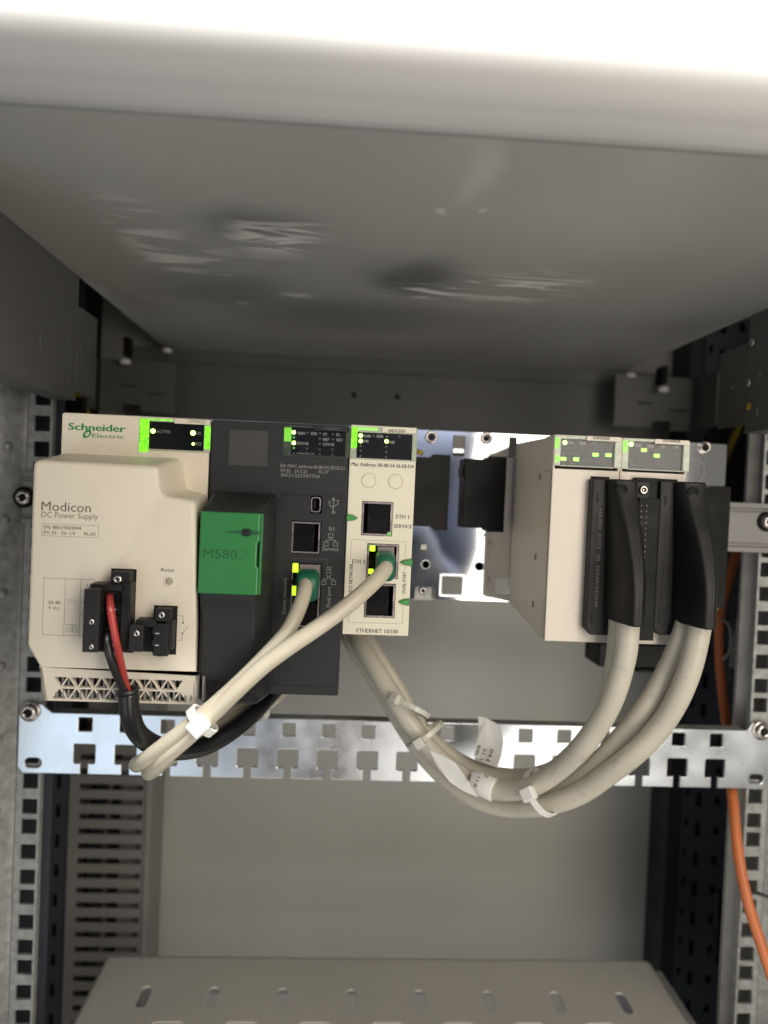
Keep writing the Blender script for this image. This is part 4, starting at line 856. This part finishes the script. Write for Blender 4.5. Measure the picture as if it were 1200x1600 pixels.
h2 = hood('cable_hood', 'rightmost black cable hood standing beside the right end of the steel backplane', (1026, 752, 1050, 1064, 1105, 972), None, 'hood', (1085, 769), ('BMXFCW503  02  22/10  ESETH', 876, 1041, 140, 'printb'))
# ================================================================== THICK CABLES
def cable(name, label, pts, r, m, cat='cable', group=None, n=16, sub=8):
    w = [U(a, b_, c) for a, b_, c in pts]; mb = MB().tube(w, r, n, sub)
    o = mb.build(name, m, None, smooth=True); tag(o, label, cat, group); return o, mb.path
g = 'thick beige cables from the hoods'
zb1 = h1[3]
c1, pa1 = cable('thick_cable', 'thick beige cable leaving the left hood, nearest in the bundle', [(980, 950, -20), (981, 975, -21), (975, 1030, -20), (953, 1100, -14), (915, 1160, -4), (870, 1204, 10), (820, 1232, 24), (765, 1232, 38), (712, 1206, 50), (670, 1168, 56), (641, 1130, 58), (615, 1090, 62), (588, 1048, 72), (560, 1003, 92), (535, 960, 125), (515, 920, 160)], 5.6, 'cable', 'cable', g)
c2, _ = cable('thick_cable', 'thick beige cable tucked behind the left hood cable', [(968, 950, -12), (968, 980, -12), (962, 1040, -6), (946, 1110, 2), (908, 1172, 16), (862, 1206, 32), (810, 1216, 50), (755, 1208, 62), (710, 1186, 70), (670, 1154, 74), (642, 1116, 76), (618, 1074, 80), (594, 1036, 88), (572, 1000, 104), (548, 955, 135), (528, 915, 168)], 5.4, 'cable', 'cable', g)
c3, _ = cable('thick_cable', 'thick beige cable on the left of the pair under the right hood', [(1080, 935, -12), (1074, 965, -13), (1065, 995, -13), (1046, 1040, -8), (1012, 1100, -2), (972, 1150, 8), (930, 1196, 16), (885, 1232, 26), (835, 1246, 38), (780, 1248, 50), (722, 1226, 62), (672, 1184, 72), (640, 1142, 80), (612, 1095, 86), (584, 1050, 92), (556, 1002, 106), (530, 950, 145)], 5.2, 'cable', 'cable', g)
c4, _ = cable('thick_cable', 'thick beige cable leaving the right hood, outermost of the bend', [(1094, 935, -20), (1093, 975, -22), (1076, 1050, -20), (1046, 1115, -13), (1002, 1168, -6), (952, 1208, 4), (905, 1240, 14), (850, 1258, 26), (795, 1261, 40), (745, 1248, 52), (698, 1216, 62), (661, 1177, 68), (636, 1141, 70), (611, 1100, 74), (584, 1056, 82), (550, 1003, 98), (526, 960, 130), (505, 915, 165)], 5.7, 'cable', 'cable', g)
# ================================================================== PATCH CABLES
def boot(name, label, px0, py0, px1, py1, ex, ey):
    r = R(px0, py0, px1, py1, -8); e = empty(name, ((r[0]+r[1])/2, -2, r[2]), label, 'plug', 'green network plugs')
    x0, x1, z0, z1 = r
    box('clear_shell', x0+1.0, x1-.3, -3.5, 6, z0+1, z1+2.2, mat('plug_clear', (.25, .22, .20), .2), e, bevel=.3)
    rings = []
    for y, f, dz in ((-1.5, 1, 0), (-4, 1.02, 0), (-9, 1.0, -.3), (-12.5, .93, -.9), (-14.2, .8, -1.6)):
        cx = (x0+x1)/2; cz = (z0+z1)/2+dz*1.2; hw = (x1-x0)/2*f; hh = (z1-z0)/2*f*(1 if y > -10 else .92)
        rings.append([(cx+a, y, cz+b_) for a, b_ in rrect(-hw, hw, -hh, hh, 2.6*f, 4)])
    MB().loft(rings).build('boot', 'boot', e, smooth=True)
    box('latch_tab', x0-2.6, x0-.1, -5, 2, (z0+z1)/2-.2, (z0+z1)/2+2.0, 'black', e, bevel=.3)
    return e
boot('network_plug', 'green booted network plug in the dark controller socket', 464, 890, 497, 938, 475, 925)
boot('network_plug', 'green booted network plug in the cream module middle socket', 588, 862, 616, 906, 600, 895)
g = 'beige patch cables'
pc1, pp1 = cable('patch_cable', 'beige patch cable bending from the dark controller socket down to the tie', [(477, 905, -7), (476, 922, -17), (468, 948, -26), (450, 985, -34), (418, 1022, -38), (372, 1068, -40), (318, 1116, -40), (262, 1160, -36), (228, 1186, -30), (214, 1194, -20), (222, 1192, -8), (262, 1168, 6), (320, 1130, 20), (372, 1108, 36), (412, 1094, 52), (450, 1062, 80), (480, 1020, 110)], 3.55, 'cable2', 'cable', g)
pc2, pp2 = cable('patch_cable', 'beige patch cable running from the cream module socket across the dark controller', [(604, 880, -7), (600, 892, -16), (582, 912, -27), (546, 944, -36), (500, 978, -40), (450, 1012, -41), (405, 1046, -42), (352, 1096, -42), (300, 1146, -38), (254, 1186, -33), (236, 1203, -24), (236, 1205, -12), (262, 1186, 4), (320, 1148, 16), (372, 1118, 32), (412, 1102, 46), (440, 1080, 70), (470, 1040, 105)], 3.75, 'cable2', 'cable', g)
# ================================================================== POWER LEADS
cable('red_wire', 'red wire leaving the upper hole of the larger terminal plug', [(171, 925, -39), (171.5, 936, -44), (174, 960, -50), (181, 1000, -50), (191, 1045, -44), (199, 1080, -38), (203, 1105, -36)], 1.6, 'red', 'wire')
cable('black_wire', 'black wire leaving the lower hole of the larger terminal plug', [(170, 985, -39), (168, 995, -45), (170, 1018, -48), (180, 1048, -45), (193, 1078, -40), (200, 1105, -37)], 1.9, 'blackwire', 'wire')
sl_, sp = cable('cable_sleeve', 'black heat shrink sleeve over the power lead, curving behind the patch cables', [(200.5, 1083, -37), (203, 1112, -36), (213, 1142, -32), (236, 1162, -24), (272, 1172, -12), (318, 1166, 2), (362, 1142, 14), (400, 1112, 28), (430, 1082, 50), (460, 1050, 90)], [4.5, 4.5, 4.5, 4.7, 4.8, 4.8, 4.8, 4.4, 3.6, 3.4], 'sleeve', 'cable sleeve')
# open mouth of the sleeve
c = U(200.5, 1083, -37); d = (U(203, 1112, -36)-c).normalized()
MB().lathe(c-d*.3, [(4.55, 0), (4.7, .9), (4.5, 1.6), (3.6, 1.7), (3.3, .2)], -d, 20).build('sleeve_rim', 'sleeve', sl_, smooth=True)
# ================================================================== CABLE TIES
def tie(label, c, dirv, ra, rb, headdir, m='white', w=3.6, hs=1.0, tail=None):
    c = Vector(c); d = Vector(dirv).normalized(); h = Vector(headdir); h = (h-d*h.dot(d)).normalized(); s = d.cross(h)
    e = empty('cable_tie', c, label, 'cable tie', 'nylon cable ties')
    n = 28; ring = []
    mb = MB(); v = []; f = []
    for k in range(n):
        q = 2*math.pi*k/n; p = h*math.cos(q)*ra+s*math.sin(q)*rb; nn = (h*math.cos(q)/ra+s*math.sin(q)/rb).normalized()
        for (u_, t_) in ((-w/2, 0), (w/2, 0), (w/2, 1.1), (-w/2, 1.1)): v.append(c+p+d*u_+nn*t_)
    for k in range(n):
        for j in range(4): f.append((k*4+j, k*4+(j+1) % 4, ((k+1) % n)*4+(j+1) % 4, ((k+1) % n)*4+j))
    mb.add(v, f); mb.build('strap', m, e, smooth=False)
    hc_ = c+h*(ra+1.6*hs); vv = []
    for a in (-1, 1):
        for b_ in (-1, 1):
            for g_ in (-1, 1): vv.append(hc_+d*a*3.1*hs+h*b_*2.4*hs+s*g_*3.0*hs)
    MB().add(vv, [(0, 1, 3, 2), (4, 6, 7, 5), (0, 4, 5, 1), (2, 3, 7, 6), (0, 2, 6, 4), (1, 5, 7, 3)]).build('head', m, e, bevel=.8, seg=2)
    if tail:
        t0 = hc_; MB().tube([t0, t0+Vector(tail)*.5, t0+Vector(tail)], 1.0, 6, 3).build('tail', m, e)
    return e
dA = (U(340, 1108, -40)-U(290, 1152, -38))
tie('white cable tie clamping the two patch cables above their folded ends', U(316, 1126, -39.5), dA, 4.3, 6.9, (-.1, -1, -.1), 'white', 4.2, 1.25)
dB = (U(412, 1098, 48)-U(370, 1114, 34))
tie('pale cable tie on the folded-back patch cables beneath the dark controller', U(402, 1104, 42), dB, 6.2, 7.4, (0.1, -.6, .75), 'nylon', 4.2, 1.0)
d1 = (U(612, 1148, 66)-U(646, 1076, 74))
tie('natural nylon cable tie highest on the thick cable bundle', U(636, 1103, 60), d1, 11.0, 14.5, (-.72, -.70, .45), 'nylon', 2.6, 1.0)
d2 = (U(690, 1210, 60)-U(640, 1140, 66))
tie('natural nylon cable tie second from the top of the thick cable bundle', U(664, 1148, 59), d2, 12.5, 11.5, (-.7, -.68, .5), 'nylon', 2.6, 1.0)
d3 = (U(880, 1215, 14)-U(820, 1245, 26))
tie('pale cable tie at the lowest bend of the thick cable bundle', U(846, 1238, 24), d3, 12.5, 12.0, (-.5, -.8, .35), 'white', 3.2, 1.15)
# ================================================================== CABLE LABELS
def flag(label, pts, thick=.25):
    w = [U(a, b_, c) for a, b_, c in pts]; nrm = (w[1]-w[0]).cross(w[-1]-w[0]).normalized()*thick
    n = len(w); o = MB().add([p for p in w]+[p+nrm for p in w], [tuple(range(n)), tuple(range(2*n-1, n-1, -1))]+[(i, (i+1) % n, n+(i+1) % n, n+i) for i in range(n)]).build('cable_label', 'paper', None)
    tag(o, label, 'cable label', 'white paper cable labels'); return o
f1 = flag('white cable label standing up from the bundle over the zinc strip, black print', [(747, 1119, 62), (760, 1122, 60), (775, 1130, 58), (784, 1143, 57), (786.5, 1160, 56), (783, 1182, 55), (777, 1200, 54), (758, 1192, 55), (740, 1181, 57), (745, 1160, 59), (748, 1140, 61)])
for s, px, py, w in (('04-J', 766, 1180, 20), ('21.1', 755, 1178, 19), ('BON', 746.5, 1172, 15)):
    T(s, px, py, 5.5, w, 52, 'printb', f1, rot=-104, bold=.12)
f2 = flag('blank white cable label folded flat along the bundle below the zinc strip', [(671, 1172, 38), (692, 1181, 36), (711, 1192, 34), (730, 1218, 32), (747, 1246, 32), (724, 1236, 34), (703, 1222, 36), (684, 1198, 38)])
c = U(757, 1233, 37)
dd = (U(775, 1236, 34)-U(742, 1222, 42)).normalized()
mb = MB(); mb.lathe(U(738, 1220, 43), [(6.2, 0), (6.25, .1), (6.35, 6), (6.35, (U(772, 1236, 34.5)-U(738, 1220, 43)).length-.2), (6.2, (U(772, 1236, 34.5)-U(738, 1220, 43)).length)], dd, 24)
f3 = mb.build('cable_label', 'paper', None, smooth=True); tag(f3, 'white cable label wrapped round the middle cable, printed in black', 'cable label', 'white paper cable labels')
for s, px, py, w in (('11:0', 745, 1222, 17), ('MP', 733, 1216, 10), ('Z', 760, 1213, 5)):
    T(s, px, py, 5.0, w, 29.5, 'printb', f3, rot=-108, bold=.12)
# ================================================================== SIDE CLUTTER
cable('orange_cable', 'orange cable hanging down beside the right rack rail', [(1175, 760, 240), (1160, 830, 215), (1146, 880, 190), (1132, 930, 178), (1124, 975, 172), (1125, 1040, 168), (1131, 1100, 160), (1137, 1150, 140), (1141, 1210, 118), (1146, 1260, 100), (1153, 1330, 84), (1166, 1400, 74), (1184, 1460, 68), (1204, 1520, 62), (1235, 1610, 58)], 3.35, 'orange')
cable('thin_cable', 'thin black cord crossing behind the orange cable at the right rail', [(1172, 1384, 92), (1178, 1393, 92), (1188, 1397, 90), (1205, 1403, 88), (1230, 1410, 86)], 1.1, 'blackwire', 'cord')
cable('red_cable', 'dark red cable standing behind the right end of the module rack', [(1186, 620, 235), (1184, 680, 235), (1180, 740, 235), (1176, 800, 232), (1172, 880, 230)], 4.6, 'redcable')
cable('yellow_cable', 'yellow cable slanting behind the upper right corner of the module rack', [(1170, 620, 225), (1155, 665, 225), (1142, 695, 225), (1128, 730, 225)], 2.6, 'yellow')
cable('yellow_cable', 'yellow cable end showing above the power supply at the left', [(118, 615, 200), (126, 632, 190), (134, 650, 180), (140, 690, 170)], 3.4, 'yellow')
cable('yellow_cable', 'small yellow wire end peeking out between the cream module and the empty slots', [(645, 703, 70), (652, 705, 62), (660, 709, 60)], 1.4, 'yellow')
# perforated steel bracket with grey cable loop
e = empty('steel_bracket', U(1165, 1000, 165), 'galvanised steel bracket with square holes behind the orange cable', 'bracket')
r = R(1147, 932, 1196, 1062, 165); x0, x1, z0, z1 = r
hh = [rrect(U(1167, y, 165).x-2.4, U(1167, y, 165).x+2.4, U(1167, y, 165).z-3.6, U(1167, y, 165).z+3.6, .4) for y in (957, 1010)]
plate('plate', [(x0, z0+9), (x1, z0), (x1, z1-3), (x0+6, z1)], hh, 165, 2, 'galv', e, bevel=.3)
cable('thin_cable', 'thin pale cord looped beside the steel bracket', [(1128, 968, 160), (1138, 975, 156), (1143, 995, 154), (1140, 1018, 156), (1130, 1030, 160)], 1.2, 'duct', 'cord')
r = R(1152, 1094, 1172, 1150, 180); o = boxr('steel_tab', r, 180, 183, 'galv', None, bevel=.4); tag(o, 'small steel tab standing just above the right end of the zinc strip', 'tab')
e = empty('terminal_housing', U(1000, 1028, 120), 'black plastic housing hanging below the output modules behind the cables', 'housing')
boxr('housing', R(937, 1006, 1060, 1046, 120), 120, 150, 'black', e, bevel=1); boxr('foot', R(994, 1046, 1040, 1052, 121), 121, 145, 'black', e, bevel=.6)
# dark cable guides flanking the rails near the top left
e = empty('black_guide', U(105, 700, 170), 'black plastic guide standing between the left rack rail and the power supply', 'cable guide')
boxr('guide_face', R(86, 618, 128, 760, 170), 170, 176, 'black', e, bevel=1); box('guide_side', U(86, 700, 170).x-2, U(86, 700, 170).x-.2, 165, 200, U(90, 760, 170).z, U(90, 616, 170).z, 'galv', e)
e = empty('dark_box', U(1160, 720, 250), 'dark plastic box behind the right end of the backplane', 'box')
boxr('box_face', R(1128, 660, 1215, 790, 250), 250, 262, 'void', e, bevel=1); boxr('box_edge', R(1192, 656, 1199, 786, 249), 245, 249.8, 'duct', e)
boxr('side_rib', R(1150, 870, 1164, 1070, 235), 235, 240, 'navy', e)
# rivets standing in for small lights reflected on the right tray flange
for px, py, m_ in ((1177, 535, 'nickel'), (1171, 598, 'nickel'), (1171.5, 635, 'yellow')):
    q = UP(px, py, Vector((XR-.2, 0, 0)), ux); MB().lathe((XR-.6, q.y, q.z), [(2.6, 0), (2.4, .8), (1.2, 1.3)], (-1, 0, 0), 14).build('rivet', m_, tray, smooth=True)
# ================================================================== PHOTOGRAPHER (seen only as a reflection in the steel backplane)
pe = empty('person', (-58, -700, -1330), 'person in a blue denim shirt standing in front of the cabinet', 'person')
def skin(name, joints, bones, m, parent):
    c = Vector((-58, -700, -1330)); me = bpy.data.meshes.new(name); me.from_pydata([Vector(j[:3])*MM for j in joints], bones, [])
    o = bpy.data.objects.new(name, me); COL.objects.link(o); o.parent = parent
    md = o.modifiers.new('skin', 'SKIN'); md.use_smooth_shade = True
    for i, j in enumerate(joints): me.skin_vertices[0].data[i].radius = (j[3]*MM, j[4]*MM)
    me.skin_vertices[0].data[0].use_root = True
    sd = o.modifiers.new('sub', 'SUBSURF'); sd.levels = 2; sd.render_levels = 2
    me.materials.append(M[m]); return o
# joints relative to the feet centre: x, y (towards the cabinet +), z
J = [(0, 0, 930, 110, 80), (0, 0, 1080, 100, 70), (0, 5, 1250, 120, 80), (0, 5, 1380, 110, 60), (0, 15, 1470, 58, 58), (0, 30, 1540, 62, 70), (0, 30, 1640, 80, 95), (0, 25, 1710, 55, 65),
     (-170, 5, 1390, 60, 60), (-160, 40, 1150, 28, 28), (-110, 170, 1220, 24, 24), (-60, 230, 1290, 28, 22),
     (170, 5, 1390, 60, 60), (160, 40, 1150, 28, 28), (110, 170, 1220, 24, 24), (60, 230, 1290, 28, 22),
     (-95, 0, 880, 90, 95), (-105, 10, 480, 62, 65), (-110, -10, 90, 42, 45), (-115, 110, 30, 40, 26),
     (95, 0, 880, 90, 95), (105, 10, 480, 62, 65), (110, -10, 90, 42, 45), (115, 110, 30, 40, 26)]
Bn = [(0, 1), (1, 2), (2, 3), (3, 4), (4, 5), (5, 6), (6, 7), (3, 8), (8, 9), (9, 10), (10, 11), (3, 12), (12, 13), (13, 14), (14, 15), (0, 16), (16, 17), (17, 18), (18, 19), (0, 20), (20, 21), (21, 22), (22, 23)]
skin('body', J, Bn, 'skin', pe)
JS = [(0, 0, 900, 172, 128), (0, 0, 1080, 160, 122), (0, 5, 1250, 186, 132), (0, 5, 1385, 165, 108), (0, 12, 1440, 72, 72), (-175, 5, 1390, 76, 76), (-165, 40, 1150, 60, 60), (-68, 222, 1280, 46, 46), (175, 5, 1390, 76, 76), (165, 40, 1150, 60, 60), (68, 222, 1280, 46, 46)]
sh = skin('shirt', JS, [(0, 1), (1, 2), (2, 3), (3, 4), (3, 5), (5, 6), (6, 7), (3, 8), (8, 9), (9, 10)], 'denim', pe)
tx = bpy.data.textures.new('folds', 'CLOUDS'); tx.noise_scale = .11
dm = sh.modifiers.new('folds', 'DISPLACE'); dm.texture = tx; dm.strength = .03; dm.mid_level = .5
skin('hair', [(0, 15, 1690, 88, 100), (0, 5, 1620, 86, 92)], [(0, 1)], 'hair', pe)
